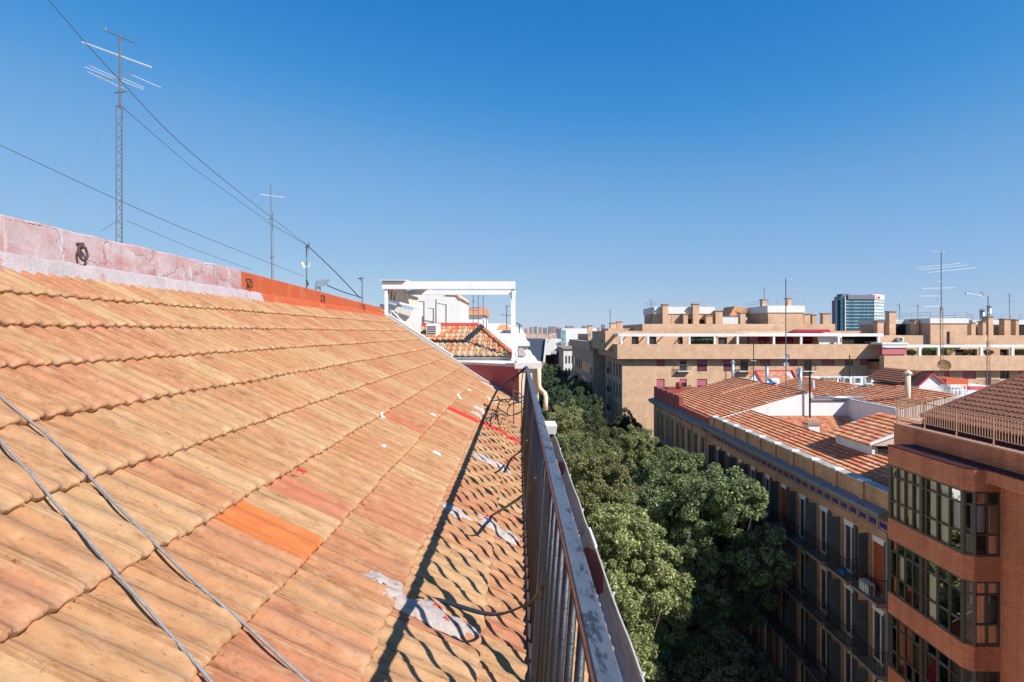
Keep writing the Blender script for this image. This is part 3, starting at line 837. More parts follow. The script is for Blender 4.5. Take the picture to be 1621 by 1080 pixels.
stay([anchor(770,672,0.02), anchor(785,660,0.10), (-0.10,7.0,-1.02), (0.02,7.0,-0.98), (0.075,6.95,-0.97)], 0.02)
stay([anchor(787,646,0.06), (-0.1,7.35,-0.93), (0.09,7.3,-0.86)], 0.018)
stay([anchor(776,682,0.0), anchor(771,668,0.13), anchor(790,662,0.02)], 0.014)
# end panel of the railing with scrolls
q = MB()
q.tube([(0.12,7.95,-0.47),(-0.02,7.96,-0.60),(-0.16,7.97,-0.70),(-0.29,7.95,-0.80),(-0.36,7.92,-0.93),(-0.43,7.88,-1.08)], 0.017, 6)
q.build('end_rail', M['iron'], rail)
def curl(pts, r=0.008): 
    mb = MB(); mb.tube(pts, r, 5); mb.build('scroll', M['rusty_iron'], rail)
def arc(cx, cz, r, a0, a1, y=7.95, n=12):
    return [(cx + r*math.cos(R(a0+(a1-a0)*i/n)), y, cz + r*math.sin(R(a0+(a1-a0)*i/n))) for i in range(n+1)]
curl([(-0.06,7.95,-0.63),(-0.06,7.95,-1.30)]); curl([(0.07,7.95,-0.53),(0.05,7.95,-0.70),(0.05,7.95,-1.36)])
curl(arc(-0.08,-0.98,0.17,100,-90)); curl(arc(0.02,-0.78,0.12,0,-150)); curl(arc(-0.18,-0.86,0.11,20,-170)); curl(arc(0.0,-1.12,0.15,60,200)); curl(arc(-0.2,-1.02,0.08,0,270))
curl([(-0.36,7.92,-0.95),(-0.2,7.95,-0.93),(0.05,7.95,-0.92)])

# ================================================================== cables draped over the tiles
def drape(px_pts, r, sub=30):
    sy = [pick(*p) for p in px_pts]; pts = []
    fine = []
    for i in range(len(sy)-1):
        for k in range(sub):
            t = k/sub; fine.append((sy[i][0]*(1-t)+sy[i+1][0]*t, sy[i][1]*(1-t)+sy[i+1][1]*t))
    fine.append(sy[-1])
    h = np.array([roof_surf(s, y) for s, y in fine])
    hs = np.array([h[max(0,i-26):i+27].max() for i in range(len(h))])
    ker = np.ones(41)/41; hs = np.convolve(np.pad(hs, 20, 'edge'), ker, 'valid') - 0.003
    hs = np.maximum(hs, h)
    return [roof_pt(s, y, z + r) for (s, y), z in zip(fine, hs)]
for pts, lab in (([(-60,596),(0,647),(60,698),(122,764),(180,826),(240,888),(300,944),(370,1002),(455,1082),(520,1145)], 'grey cable draped across the clay tiles, passing beside the bright orange tile'),
                 ([(-60,655),(0,730),(60,796),(112,858),(162,925),(225,992),(300,1076),(355,1140)], 'grey cable draped across the clay tiles, farther from the bright orange tile')):
    q = MB(); q.tube(drape(pts, 0.0043), 0.0043, 8)
    tag(q.build('cable', M['cable'], None, True), lab, 'cable')

# ================================================================== generic tiled roof patch
LOWP = [(-0.01,.004),(0.04,.05),(0.16,.075),(0.28,.05),(0.36,.012),(0.5,.0),(0.64,.012),(0.74,.05),(0.86,.075),(0.97,.05)]
def tiled_slope(name, parent, O, along, down, length, width, mat, course=0.36, pitch=0.24, inside=None, relief=0.55, lift=0.05, holes=None):
    """field of small tiles on a slope. O: upper corner; along: unit vector along the eave; down: unit vector down the slope"""
    A = Vector(along).normalized(); D = Vector(down).normalized(); Nn = D.cross(A).normalized()
    if Nn.z < 0: Nn = -Nn
    prof = [(t, z*relief) for t, z in LOWP]
    V, Fc = tile_geo(prof, pitch, course + 0.05, lift, lift*0.9, nose=False)
    Rm = Matrix((( D.x, A.x, Nn.x, 0), (D.y, A.y, Nn.y, 0), (D.z, A.z, Nn.z, 0), (0,0,0,1)))
    off = WL[parent.name]
    ms = []; tn = []
    nr = int(round(width / course)); nc = int(round(length / pitch))
    for r in range(nr):
        for c_ in range(nc):
            p = Vector(O) + D*((r+1)*width/nr) + A*(c_*length/nc)
            if inside and not inside((r+0.5)/nr, (c_+0.5)/nc): continue
            q = p - off + Nn*random.uniform(-0.004, 0.006)
            ms.append(Matrix.Translation(q) @ Rm @ Matrix.Rotation(random.uniform(-.02,.02), 4, 'Z')); tn.append(random.random())
    me = joined_tiles(name, V, Fc, ms, tn, mat, worn=0.0)
    o = bpy.data.objects.new(name, me); COL.objects.link(o); o.parent = parent; o['kind'] = 'stuff'
    WL[o.name] = off
    return o

# ================================================================== the white neighbour beyond the party wall
nb = thing('white_house', 'whitewashed house with roof terrace and small hipped tile roof past the clay slope', 'building', (-2.5, 17, GROUND))
def sk(X, Y0=0.0): return (X, yend(X) + 0.06 + Y0)
b = MB()
base = [sk(0.0), (0.0, 32), (-6.4, 32), sk(-6.4)]
b.prism([(x, y, GROUND) for x, y in base], [(x, y, -0.66) for x, y in base]); b.build('wall', M['white'], nb)
# red coated party parapet facing our roof, white coping on top
b = MB(); p0, p1 = sk(-1.42, -0.03), sk(0.02, -0.03)
q0, q1 = sk(-1.42, -0.004), sk(0.02, -0.004)
ring_ = [p0, p1, q1, q0]
b.prism([(x, y, -2.2) for x, y in ring_], [(x, y, -0.645) for x, y in ring_]); pw = b.build('party_wall', M['pink_coat'], nb)
b = MB(); p0, p1 = sk(-1.46, -0.06), sk(0.06, -0.06); q0, q1 = sk(-1.46, 0.30), sk(0.06, 0.30)
b.prism([(x, y, -0.645) for x, y in (p0,p1,q1,q0)], [(x, y, -0.60) for x, y in (p0,p1,q1,q0)]); b.build('coping', M['white'], pw)
b = MB(); 
for X0, X1 in ((-3.42, -1.40),):
    r0 = [sk(X0), sk(X1), sk(X1, 0.22), sk(X0, 0.22)]
    zt = lambda X: H0 - 0.55*X + 0.10
    b.prism([(x, y, -2.0) for x, y in r0], [(r0[0][0], r0[0][1], zt(X0)), (r0[1][0], r0[1][1], zt(X1)), (r0[2][0], r0[2][1], zt(X1)), (r0[3][0], r0[3][1], zt(X0))])
b.build('verge_wall', M['white'], nb)
# terrace parapet with sloping grey rail, upper white block
b = MB(); b.ext([(-3.5,-1.0),(-2.5,-1.0),(-2.5,0.52),(-3.5,0.74)], 'y', 14.4, 14.6); b.build('parapet', M['white'], nb)
b = MB(); b.bar(P(612,484,14.35), P(650,497,14.35), 0.10, 0.14); b.build('parapet_rail', M['stone'], nb)
b = MB(); b.box(*P(654,467,17.4)[:2], -1.0, *P(728,467,20.5)[:2], P(700,467,17.4).z); 
b.v = [(P(654,467,17.4).x if x < P(690,467,17.4).x else P(728,467,17.4).x, y, z) for x, y, z in b.v]
b.build('upper_block', M['white'], nb)
b = MB(); z = P(700,467,17.4).z; xr = P(728,0,17.4).x
b.ext([(xr-0.45,z+0.0),(xr-0.35,z+0.05),(xr-0.05,z+0.0),(xr+0.06,z-0.12),(xr,z-0.14),(xr-0.1,z-0.02)], 'y', 17.36, 20.5); b.build('edge_tiles', M['tile_far'], nb)
# hipped tile roof
EZ = P(0,564,13.6).z; RZ = P(0,517,15.8).z
xl, xr0, xr1 = -2.65, P(757,0,15.8).x, P(811,0,13.6).x
hr_ = thing
b = MB()
b.add([(xl,13.6,EZ),(xr1,13.6,EZ),(xr0,15.8,RZ),(xl,15.8,RZ),(xr1,18,EZ),(xl,18,EZ)], [(0,1,2,3),(1,4,2),(3,2,4,5),(0,3,5),(0,5,4,1)])
hip = b.build('hipped_roof', M['mortar'], nb)
dv = Vector((0, 13.6-15.8, EZ-RZ)); wid = dv.length
Lx = xr1 - xl
tiled_slope('tiles', nb, (xl, 15.8, RZ+0.01), (1,0,0), dv, Lx, wid + 0.06, M['tile_old'], course=0.36, pitch=0.15,
            inside=lambda r, c_: xl + c_*Lx < xr0 + (xr1-xr0)*r + 0.02, relief=0.42, lift=0.05)
b = MB(); b.box(xl, 15.62, RZ-0.02, xr0+0.02, 15.9, RZ+0.10); b.build('ridge_flashing', M['red_coat'], hip)
hipmesh = MB(); hipmesh.tube([(0,0,0),(0,0,0)] if False else [(0,0,0),(1,0,0)], 0.085, 8, 0.07)
a0 = Vector((xr0,15.75,RZ+0.03)); a1 = Vector((xr1,13.55,EZ+0.03)); nh = 8
for k in range(nh):
    q = MB(); q.tube([a0 + (a1-a0)*(k/nh) + Vector((0,0,0.012)), a0 + (a1-a0)*((k+1.12)/nh)], 0.072, 8, 0.088)
    q.build('ridge_tile', M['terracotta'] if k % 3 else M['tile_far'], hip)
b = MB(); b.box(xl,13.66,-1.4,xr1-0.03,13.8,EZ-0.02); b.box(xl,13.6,-0.80,xr1+0.02,13.7,-0.74); b.build('cornice', M['white'], hip)
# air conditioner on the terrace wall
def ac_unit(loc, w, d, h, label, face='-y', group=None, fan=True):
    t = thing('air_conditioner', label, 'air conditioner', loc, group)
    x, y, z = loc
    q = MB(); q.box(x-w/2,y-d/2,z,x+w/2,y+d/2,z+h); q.build('casing', M['ac'], t)
    q = MB(); n = 8
    for i in range(n):
        zz = z + h*(0.08 + 0.84*i/n)
        q.box(x-w*0.44, y-d/2-0.012, zz, x+w*0.25, y-d/2+0.005, zz+h*0.06)
    q.build('grille', M['grille'], t)
    if fan:
        q = MB(); q.lathe((0,0,0), [(h*0.36,0),(h*0.36,0.02),(h*0.30,0.02),(h*0.1,0.0)], 14)
        q.v = [(x - w*0.1 + vx, y - d/2 - 0.006 - vz, z + h/2 + vy) for vx, vy, vz in q.v]
        q.build('fan_ring', M['grille'], t)
    q = MB()
    for s in (-1, 1): q.box(x+s*w*0.35-0.02, y-d*0.45, z-0.05, x+s*w*0.35+0.02, y+d*0.45, z+0.001)
    q.build('feet', M['grille'], t)
    return t
p = P(685,546,14.9)
ac_unit((p.x,15.05,p.z), 0.34, 0.30, 0.56, 'white air conditioner unit beside the small hipped tile roof', fan=False)
q = MB(); q.box(p.x-0.3, 14.85, -0.66, p.x+0.3, 15.3, p.z-0.05); q.build('unit_plinth', M['white'], nb)

# pergola
pg = thing('pergola', 'white metal terrace pergola with rolled awning on the white house', 'pergola', (-1.5, 14.8, -0.66))
PZ0, PZ1 = P(0,458,13.4).z, P(0,446,13.4).z
xL, xR = P(606,0,13.4).x, P(816,0,13.4).x
b = MB(); b.box(xL,13.32,PZ0,xR,13.46,PZ1); b.build('beam', M['white_metal'], pg)
b = MB(); b.box(xL-0.3,16.1,P(0,467,16.2).z,xR,16.22,PZ1-0.003); b.build('beam', M['white_metal'], pg)
for x in (xL+0.05, xR-0.07):
    b = MB(); b.box(x-0.05,13.462,PZ0+0.04,x+0.05,16.098,PZ1-0.02); b.build('side_beam', M['white_metal'], pg)
b = MB(); b.box(xR-0.082,13.35,-0.70,xR-0.004,13.43,PZ0+0.001); b.build('post', M['white_metal'], pg)
b = MB(); b.box(xL+0.05,13.35,0.1,xL+0.12,13.43,PZ0+0.001); b.build('post', M['white_metal'], pg)
b = MB(); b.box(xL-0.25,16.1,-0.66,xL-0.13,16.2,PZ0+0.03); b.build('post', M['white_metal'], pg)
b = MB(); b.box(xR-0.14,16.11,-0.66,xR-0.01,16.21,PZ0+0.03); b.build('post', M['white_metal'], pg)
for k in range(4):
    zz = 0.003*k
    b = MB(); y0 = 13.25 + 0.85*k
    b.add([(xL-0.05+0.06*k,y0,PZ1+0.012+zz),(xL+0.55,y0,PZ1+0.012+zz),(xL+0.72,y0+0.83,PZ1+0.012+zz),(xL-0.02+0.06*k,y0+0.83,PZ1+0.012+zz),
           (xL-0.05+0.06*k,y0,PZ1+0.03+zz),(xL+0.55,y0,PZ1+0.03+zz),(xL+0.72,y0+0.83,PZ1+0.03+zz),(xL-0.02+0.06*k,y0+0.83,PZ1+0.03+zz)],
          [(3,2,1,0),(4,5,6,7),(0,1,5,4),(1,2,6,5),(2,3,7,6),(3,0,4,7)])
    b.build('roof_panel', M['fabric'], pg)
# awning fabric gathered under the panels: dark folds at one end, cream panels, front bar
b = MB(); n = 40; vs = []
for i in range(n+1):
    t = i/n; Y = 13.75 + 2.1*t
    fold = (0.05 if t < 0.3 else 0.014)*math.sin(t*(60 if t < 0.3 else 22))
    top = P(613 + 49*t, 456 + 15*t, Y); bot = P(612 + 49*t, 474 + 12*t, Y); mid = (top + bot)/2
    for q_, k in ((top, 0.3), (mid, 1.0), (bot, 0.5)): vs.append((q_.x, q_.y + fold*k*2.0, q_.z + fold*k*0.3))
b.add(vs, [(i*3+k,(i+1)*3+k,(i+1)*3+k+1,i*3+k+1) for i in range(n) for k in range(2)])
b.build('awning', M['awning'], pg, True)
b = MB(); b.bar(P(612,475,13.72), P(662,487.5,15.85), 0.06, 0.05); b.build('awning_bar', M['white_metal'], pg)
# thin braces of the pergola and railing on the verge
b = MB()
for a_, c_ in (((617,488),(621,504)),((628,492),(632,509)),((620,492),(650,522))):
    b.tube([P(a_[0],a_[1],13.7), P(c_[0],c_[1],13.7)], 0.012, 5)
b.build('brace', M['steel'], pg)

# thin poles in front of the white block
for i, (px, y0, y1, arm) in enumerate(((671,477,512,-9),(686,488,518,-8),(690,474,514,0),(706,482,514,-14))):
    Y = 17.0
    t = thing('wall_pole', ('thin pole with short arm next to the awning, before the tall white wall', 'low thin pole with short arm between two taller poles before the white wall', 'bare thin pole without arm before the tall white wall', 'thin pole with the longest arm, above the hipped tile roof')[i], 'pole', P(px,y1,Y), 'thin poles before the white terrace wall')
    q = MB(); q.tube([P(px,y1+8,Y), P(px,y0,Y)], 0.02, 5); q.build('pole', M['mast'], t)
    if arm:
        q = MB(); q.tube([P(px,y0+1,Y), P(px+arm,y0+(0 if i != 3 else -2),Y)], 0.012, 5); q.build('arm', M['mast'], t)
    t.location.z = -0.66; WL[t.name]
    for ch in t.children: ch.location.z += P(px,y1,Y).z + 0.66
    q = MB()

# pedestal with white mouldings at the street corner, drain pipe
pd = thing('corner_pedestal', 'cream corner pier capped by white stepped mouldings where the railing ends', 'pedestal', (0.2, 10.9, -3.0))
def slab(name, x0, x1, y0, y1, z0, z1, mat, par=pd, bev=0.02):
    b = MB(); b.prism([(x0+bev,y0+bev,z0),(x1-bev,y0+bev,z0),(x1-bev,y1-bev,z0),(x0+bev,y1-bev,z0)], [(x0+bev,y0+bev,z0+0.001),(x1-bev,y0+bev,z0+0.001),(x1-bev,y1-bev,z0+0.001),(x0+bev,y1-bev,z0+0.001)]) if False else b.box(x0,y0,z0,x1,y1,z1)
    return b.build(name, mat, par)
slab('pier', 0.025,0.385,10.55,11.1,-3.0,-0.70, M['cream'])
slab('moulding', -0.005,0.41,10.52,11.13,-0.70,-0.66, M['stone']); slab('moulding', -0.06,0.44,10.48,11.17,-0.66,-0.555, M['stone'])
q = MB(); q.prism([(-0.03,10.5,-0.555),(0.39,10.5,-0.555),(0.39,11.15,-0.555),(-0.03,11.15,-0.555)], [(0.0,10.56,-0.44),(0.31,10.56,-0.44),(0.31,11.1,-0.44),(0.0,11.1,-0.44)]); q.build('moulding', M['stone'], pd)
q = MB(); q.prism([(0.0,10.6,-0.44),(0.29,10.6,-0.44),(0.29,11.05,-0.44),(0.0,11.05,-0.44)], [(0.0,10.66,-0.33),(0.23,10.66,-0.33),(0.23,11.0,-0.33),(0.0,11.0,-0.33)]); q.build('moulding', M['stone'], pd)
for k in range(5):
    q = MB(); a = R(15 + 24*k); c0 = Vector((0.02,10.55,-0.43)); q.tube([c0, c0+Vector((0.10*math.cos(a)+0.03, -0.02, 0.14*math.sin(a)))], 0.016, 6, 0.03); q.build('shell_rib', M['stone'], pd)
dp = MB(); dp.tube([P(853,583,10.5),P(853,606,10.5),P(854,614,10.5),P(858,619,10.4),P(862,622,10.35),P(864,628,10.3),P(864,650,10.3)], 0.042, 8)
tag(dp.build('drain_pipe', M['cream'], None, True), 'cream drain pipe with a bend running down the corner pier', 'pipe')

# white houses farther along our side of the street
wh = thing('terrace_house', 'low white house with tile-edged roof box behind the pergola', 'building', (-1.2, 34, GROUND))
b = MB(); x0, x1 = P(729,0,33).x, P(765,0,33).x
b.box(x0,33,GROUND,x1,38,P(0,499,33).z); b.build('wall', M['white'], wh)
b = MB(); z = P(0,499,33).z; b.ext([(32.8,z),(35.5,z+0.55),(38.2,z)], 'x', x0-0.1, x1+0.12); b.build('roof', M['tile_far'], wh)
wh2 = thing('terrace_house', 'white house with stepped cornice behind the corner pier', 'building', (-0.2, 40, GROUND))
b = MB(); b.box(-3.2,36,GROUND,0.62,60,P(0,548,36).z); b.build('wall', M['white'], wh2)
b = MB(); zc = P(0,548,36).z; b.box(-3.2,35.8,zc,0.75,60,zc+0.22); b.build('cornice', M['white'], wh2)
b = MB(); b.box(-2.2,37,zc+0.22,0.5,60,P(0,528,37).z); b.build('attic', M['white'], wh2)
b = MB(); b.ext([(P(768,0,46).x,P(0,530,46).z),(P(832,0,46).x,P(0,530,46).z),(P(826,0,46).x,P(0,521,46).z),(P(800,0,46).x,P(0,512,46).z),(P(768,0,46).x,P(0,512,46).z)], 'y', 46, 58); b.build('upper_wall', M['white'], wh2)
b = MB(); za = P(0,529,36.5).z
b.add([P(785,523,44),P(812,523,44),P(799,514,45),P(792,514,45)], [(0,1,2,3)])
b.add([P(812,523,44),P(816,521,48),P(799,514,45)], [(0,1,2)]); b.build('roof', M['tile_far'], wh2)
for (px, y0, y1) in ((733,0,0),):
    pass

# ================================================================== antenna masts on the left
def lattice(mb, base, top, w, pitch, r):
    x, y, z0 = base; z1 = top
    c3 = [(x + w*0.58*math.cos(R(a)), y + w*0.58*math.sin(R(a))) for a in (90, 210, 330)]
    for cx, cy in c3: mb.tube([(cx,cy,z0),(cx,cy,z1)], r, 5)
    n = int((z1-z0)/pitch)
    for k in range(n):
        za = z0 + k*pitch; zb = za + pitch
        for i in range(3):
            a = c3[i]; b_ = c3[(i+1)%3]
            if k % 2: a, b_ = b_, a
            mb.tube([(a[0],a[1],za),(b_[0],b_[1],zb)], r*0.55, 4, caps=False)
def rods(t, segs, Y, r, mat, name='rod'):
    for a_, c_ in segs:
        q = MB(); q.tube([P(a_[0],a_[1],a_[2] if len(a_) > 2 else Y), P(c_[0],c_[1],c_[2] if len(c_) > 2 else Y)], r, 5); q.build(name, mat, t)

Y = 18.0
m1 = thing('antenna_mast', 'tall lattice antenna mast with horizontal rods rising behind the lavender ridge wall', 'antenna', (P(190,0,Y).x, Y, -1.0))
q = MB(); lattice(q, (P(190,0,Y).x, Y, -1.0), P(0,170,Y).z, 0.17, 0.22, 0.014); q.build('lattice', M['mast'], m1)
q = MB(); q.tube([P(190,172,Y), P(190.5,56,Y)], 0.035, 8); q.build('mast', M['mast'], m1)
rods(m1, [((168,49),(212,68)), ((167,44),(168,49))], Y, 0.018, M['mast'])
rods(m1, [((130,67),(240,107))], Y, 0.028, M['alu'])
rods(m1, [((134,106),(180,125)), ((141,104),(186,124)), ((139,114),(195,140)), ((209,119),(255,139)), ((194,124),(228,139)), ((190,127),(227,142))], Y, 0.013, M['alu'])
rods(m1, [((160,127),(209,119))], Y, 0.016, M['steel'], 'boom')
rods(m1, [((181,147),(203,145)), ((199,142),(203,149)), ((183,170),(190,166)), ((197,172),(190,167))], Y, 0.02, M['mast'])
q = MB(); q.tube([P(175,185,18),P(120,280,16.5),P(73,350,15.5),P(40,400,15)], 0.009, 4); q.build('guy_wire', M['thinwire'], m1)
q = MB(); q.tube([P(196,172,18),P(300,262,25),P(420,348,33)], 0.013, 4); q.build('guy_wire', M['thinwire'], m1)
q = MB(); q.tube([P(200,349,18),P(300,392,20),P(400,428,24)], 0.008, 4); q.build('guy_wire', M['thinwire'], m1)
q = MB(); q.tube([P(186,349,18),P(160,366,17)], 0.009, 4); q.build('guy_wire', M['thinwire'], m1)

Y = 34.0
m2 = thing('antenna_mast', 'slim pole antenna with a single pale crossbar behind the orange ridge wall', 'antenna', (P(431,0,Y).x, Y, -1.0))
q = MB(); q.tube([(P(432,0,Y).x,Y,-1.0), P(428.5,293,Y)], 0.05, 6, 0.028); q.build('mast', M['mast'], m2)
q = MB(); q.tube([P(433.5,460,Y), P(432,345,Y)], 0.022, 5); q.build('stay_rod', M['steel'], m2)
rods(m2, [((413,308),(428,310)), ((428,310),(450,313))], Y, 0.03, M['alu'])
rods(m2, [((425,348),(432,346)), ((427,408),(434,408)), ((432,335),(432,365))], Y, 0.03, M['mast'])
Y = 30.0
m3 = thing('antenna_mast', 'short antenna pole with small white panel beside the flue cowl', 'antenna', (P(485,0,Y).x, Y, -1.0))
q = MB(); q.tube([(P(485,0,Y).x,Y,-1.0), P(485.5,388,Y)], 0.035, 6); q.build('mast', M['mast'], m3)
rods(m3, [((483,392),(490,389)), ((489,384),(488,396))], Y, 0.03, M['mast'])
rods(m3, [((478,416),(482,424)), ((482,424),(490,420)), ((490,416),(489,424))], Y, 0.035, M['alu'])
q = MB(); q.prism([P(484,452,29.5),P(490,452,29.5),P(490,452,30.5),P(484,452,30.5)], [P(485,441,29.8),P(486,441,29.8),P(486,441,30.2),P(485,441,30.2)]); q.build('cone', M['mast'], m3)
Y = 24.0
m4 = thing('antenna_mast', 'small dark antenna pole near the end of the orange ridge wall', 'antenna', (P(573,0,Y).x, Y, -1.0))
q = MB(); q.tube([(P(573,0,Y).x,Y,-1.0), P(573.5,439,Y)], 0.025, 6); q.build('mast', M['mast'], m4)
rods(m4, [((567,441),(575,440)), ((571,442),(571,445))], Y, 0.03, M['mast'])
# flue with cowl
Y = 21.0
fl = thing('flue_cowl', 'shiny bent flue cowl poking above the orange ridge wall', 'flue', (P(503,0,Y).x, Y, -1.0))
q = MB(); q.tube([(P(503,0,Y).x,Y,-1.0), P(503,452,Y), P(506,446,Y)], 0.11, 10); q.build('flue', M['zinc'], fl)
q = MB(); q.prism([P(498,455,Y-.15),P(505,443,Y-.15),P(523,442,Y-.15),P(517,452,Y-.15)], [P(498,455,Y+.25),P(505,443,Y+.25),P(523,442,Y+.25),P(517,452,Y+.25)]); q.build('cowl', M['zinc'], fl)
# cables through the air
def wire(pts, r, lab, mat='wire', r1=None):
    pts = [P(*p) for p in pts]; fine = []
    for i in range(len(pts)-1):
        for k in range(8):
            t = k/8; p0 = pts[max(i-1,0)]; p1 = pts[i]; p2 = pts[i+1]; p3 = pts[min(i+2,len(pts)-1)]
            fine.append(0.5*((2*p1)+(p2-p0)*t+(2*p0-5*p1+4*p2-p3)*t*t+(3*p1-p0-3*p2+p3)*t**3))
    fine.append(pts[-1])
    q = MB(); q.tube(fine, r, 5, r1); tag(q.build('overhead_cable', M[mat], None), lab, 'cable')
wire([(40,-40,7),(80,4,8),(190,127,10),(330,265,14),(486,388,30)], 0.0026, 'long dark cable rising steeply past the lattice mast into the sky', 'airwire', 0.010)
wire([(486,388,30),(530,430,27.5),(570,472,25)], 0.022, 'thick cable from the short antenna pole down to the orange wall')
wire([(420,350,33),(486,388,30)], 0.014, 'thin wire between the slim crossbar antenna and the short antenna pole', 'thinwire')
wire([(-60,205,6),(0,230,7),(190,318,10),(330,378,14),(480,437,24)], 0.0024, 'cable crossing low before the lattice mast down towards the flue cowl', 'airwire', 0.008)
wire([(518,452,21),(545,463,22),(575,472,25)], 0.02, 'black cable from the flue cowl along the top of the orange wall')
# antennas behind the hipped roof
for i, (px, y0, Y, segs) in enumerate(((749,452,30,[((747,476),(752,478))]), (757,445,30,[((752,487),(762,487))]), (765,452,30,[]), (741,483,29,[((735,488),(760,487)),((737,490),(757,492))]), (770,500,28,[]))):
    t = thing('roof_antenna', ('thin antenna pole with a tiny stub behind the pergola beam', 'tallest thin antenna pole with short crossbar behind the pergola beam', 'tall bare antenna pole behind the pergola beam', 'low antenna pole with two long crossbars behind the hipped roof', 'short bare antenna pole behind the hip of the tile roof')[i], 'antenna', (P(px,0,Y).x, Y, -0.66), 'thin antennas behind the pergola')
    q = MB(); q.tube([(P(px,0,Y).x,Y,-0.66), P(px,y0,Y)], 0.022, 5); q.build('mast', M['mast'], t)
    rods(t, segs, Y, 0.018, M['mast'])
Y = 37.5
t = thing('roof_antenna', 'antenna with crossed rods between hip roof and pergola post', 'antenna', (P(802,0,Y).x, Y, P(0,528,37).z))
q = MB(); q.tube([(P(802,0,Y).x,Y,P(0,528,37).z), P(802,484,Y)], 0.035, 5); q.build('mast', M['mast'], t)
rods(t, [((793,498),(811,500)), ((800,485),(807,484)), ((801,512),(804,516))], Y, 0.025, M['mast'])
Y = 37.2
t = thing('solar_panel', 'small dark solar panel on the white house behind the pergola post', 'solar panel', P(822,522,Y))
q = MB(); q.prism([P(817,512,Y),P(826,518,Y),P(826,518,Y+1),P(817,512,Y+1)], [P(818,510,Y),P(827,516,Y),P(827,516,Y+1),P(818,510,Y+1)]); q.build('panel', M['slate'], t)
q = MB(); q.tube([P(822,515,Y+.5), P(822,530,Y+.5)], 0.04, 5); q.build('leg', M['mast'], t)

# ================================================================== helpers for facades
def facade(mb, u0, u1, v0, v1, openings, depth, fn):
    us = sorted(set([u0, u1] + [min(max(o[k], u0), u1) for o in openings for k in (0, 1)]))
    vs = sorted(set([v0, v1] + [min(max(o[k], v0), v1) for o in openings for k in (2, 3)]))
    for i in range(len(us)-1):
        for j in range(len(vs)-1):
            cu = (us[i]+us[i+1])/2; cv = (vs[j]+vs[j+1])/2
            if any(o[0] < cu < o[1] and o[2] < cv < o[3] for o in openings): continue
            mb.quad(fn(us[i],vs[j],0), fn(us[i+1],vs[j],0), fn(us[i+1],vs[j+1],0), fn(us[i],vs[j+1],0))
    for a, b_, c_, d in [o[:4] for o in openings]:
        for (p, q) in (((a,c_),(b_,c_)), ((b_,c_),(b_,d)), ((b_,d),(a,d)), ((a,d),(a,c_))):
            mb.quad(fn(*p,0), fn(*q,0), fn(*q,depth), fn(*p,depth))
def bx(px, Y): return (px - VX)/F*Y
def bz(py, Y): return (VY - py)/F*Y

# ================================================================== old brown brick house with balconies (middle distance)
XA = 16.0; YA0, YA1 = 24.45, 47.6
A = thing('balcony_house', 'old brown brick house with iron balconies and a parapet of capped piers', 'building', (19.5, 36, GROUND))
wy = [25.35 + 2.25*k for k in range(10)]
fz = [(-9.1 - 3.1*k, -11.65 - 3.1*k) for k in range(4)]
ops = [(y-0.55, y+0.55, b_, t) for y in wy for t, b_ in fz] + [(y-0.8, y+0.8, GROUND+0.1, -20.9) for y in wy[::2]]
b = MB(); facade(b, YA0, YA1, GROUND, -8.0, ops, 0.28, lambda u, v, d: (XA + d, u, v))
b.build('wall', M['oldbrick'], A)
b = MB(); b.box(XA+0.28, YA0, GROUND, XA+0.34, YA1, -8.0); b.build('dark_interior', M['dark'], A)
b = MB(); b.box(XA+0.4, YA0+0.02, GROUND, 19.4, YA1-0.02, -7.9); b.build('body', M['oldbrick'], A)
# windows, shared meshes
q = MB(); q.box(0.20,-0.50,-1.25,0.22,0.50,1.25); wA = q.mesh('window', M['glass_d'])
q = MB()
for s in (-0.55, 0.48): q.box(0.16,s,-1.27,0.24,s+0.07,1.27)
q.box(0.16,-0.48,1.20,0.24,0.48,1.27); q.box(0.16,-0.03,-1.27,0.24,0.03,1.2); q.box(0.16,-0.48,-1.27,0.24,0.48,-1.2); fA = q.mesh('frame', M['white_metal'])
q = MB(); q.box(0.12,-0.55,0.95,0.155,0.55,1.27); lA = q.mesh('blind_box', M['white_old'])
q = MB(); q.box(0,0,-1.25,0.035,0.5,1.25)
for k in range(14): q.box(-0.008,0.05,-1.15+k*0.165,0.0,0.45,-1.05+k*0.165)
sA = q.mesh('shutter', M['shutter'])
q = MB(); q.box(0,0,-1.25,0.035,0.27,1.25)
for k in range(14): q.box(-0.008,0.04,-1.15+k*0.165,0.0,0.23,-1.05+k*0.165)
sN = q.mesh('shutter', M['shutter'])
q = MB(); q.box(0.13,-0.46,-1.2,0.15,0.46,0.95); rA = q.mesh('roller_blind', M['wood_red'])
q = MB(); q.box(0.24,-0.5,-1.25,0.25,0.5,1.2); cA = q.mesh('curtain', M['curtain_w'])
q = MB(); q.box(-0.62,-0.95,-0.12,0.02,0.95,0.0); q.box(-0.58,-0.9,-0.2,0.02,-0.8,-0.12); q.box(-0.58,0.8,-0.2,0.02,0.9,-0.12); bA = q.mesh('balcony', M['cornice'])
q = MB()
q.bar((-0.58,-0.92,1.0),(-0.58,0.92,1.0),0.035,0.02); q.bar((-0.58,-0.92,0.08),(-0.58,0.92,0.08),0.02,0.015)
for s in (-0.92, 0.92): q.bar((-0.58,s,1.0),(0,s,1.0),0.02,0.02); q.bar((-0.58,s,0.08),(0,s,0.08),0.015,0.015)
for k in range(16):
    y = -0.92 + 1.84*k/15; q.bar((-0.58,y,0),(-0.58,y,1.0),0.014,0.014)
    if k < 15: q.bar((-0.58,y,0.45),(-0.58,y+0.12,0.62),0.01,0.01)
for k in range(1,5):
    for s in (-0.92, 0.92): q.bar((-0.58+0.116*k,s,0),(-0.58+0.116*k,s,1.0),0.014,0.014)
gA = q.mesh('railing', M['black_iron'])
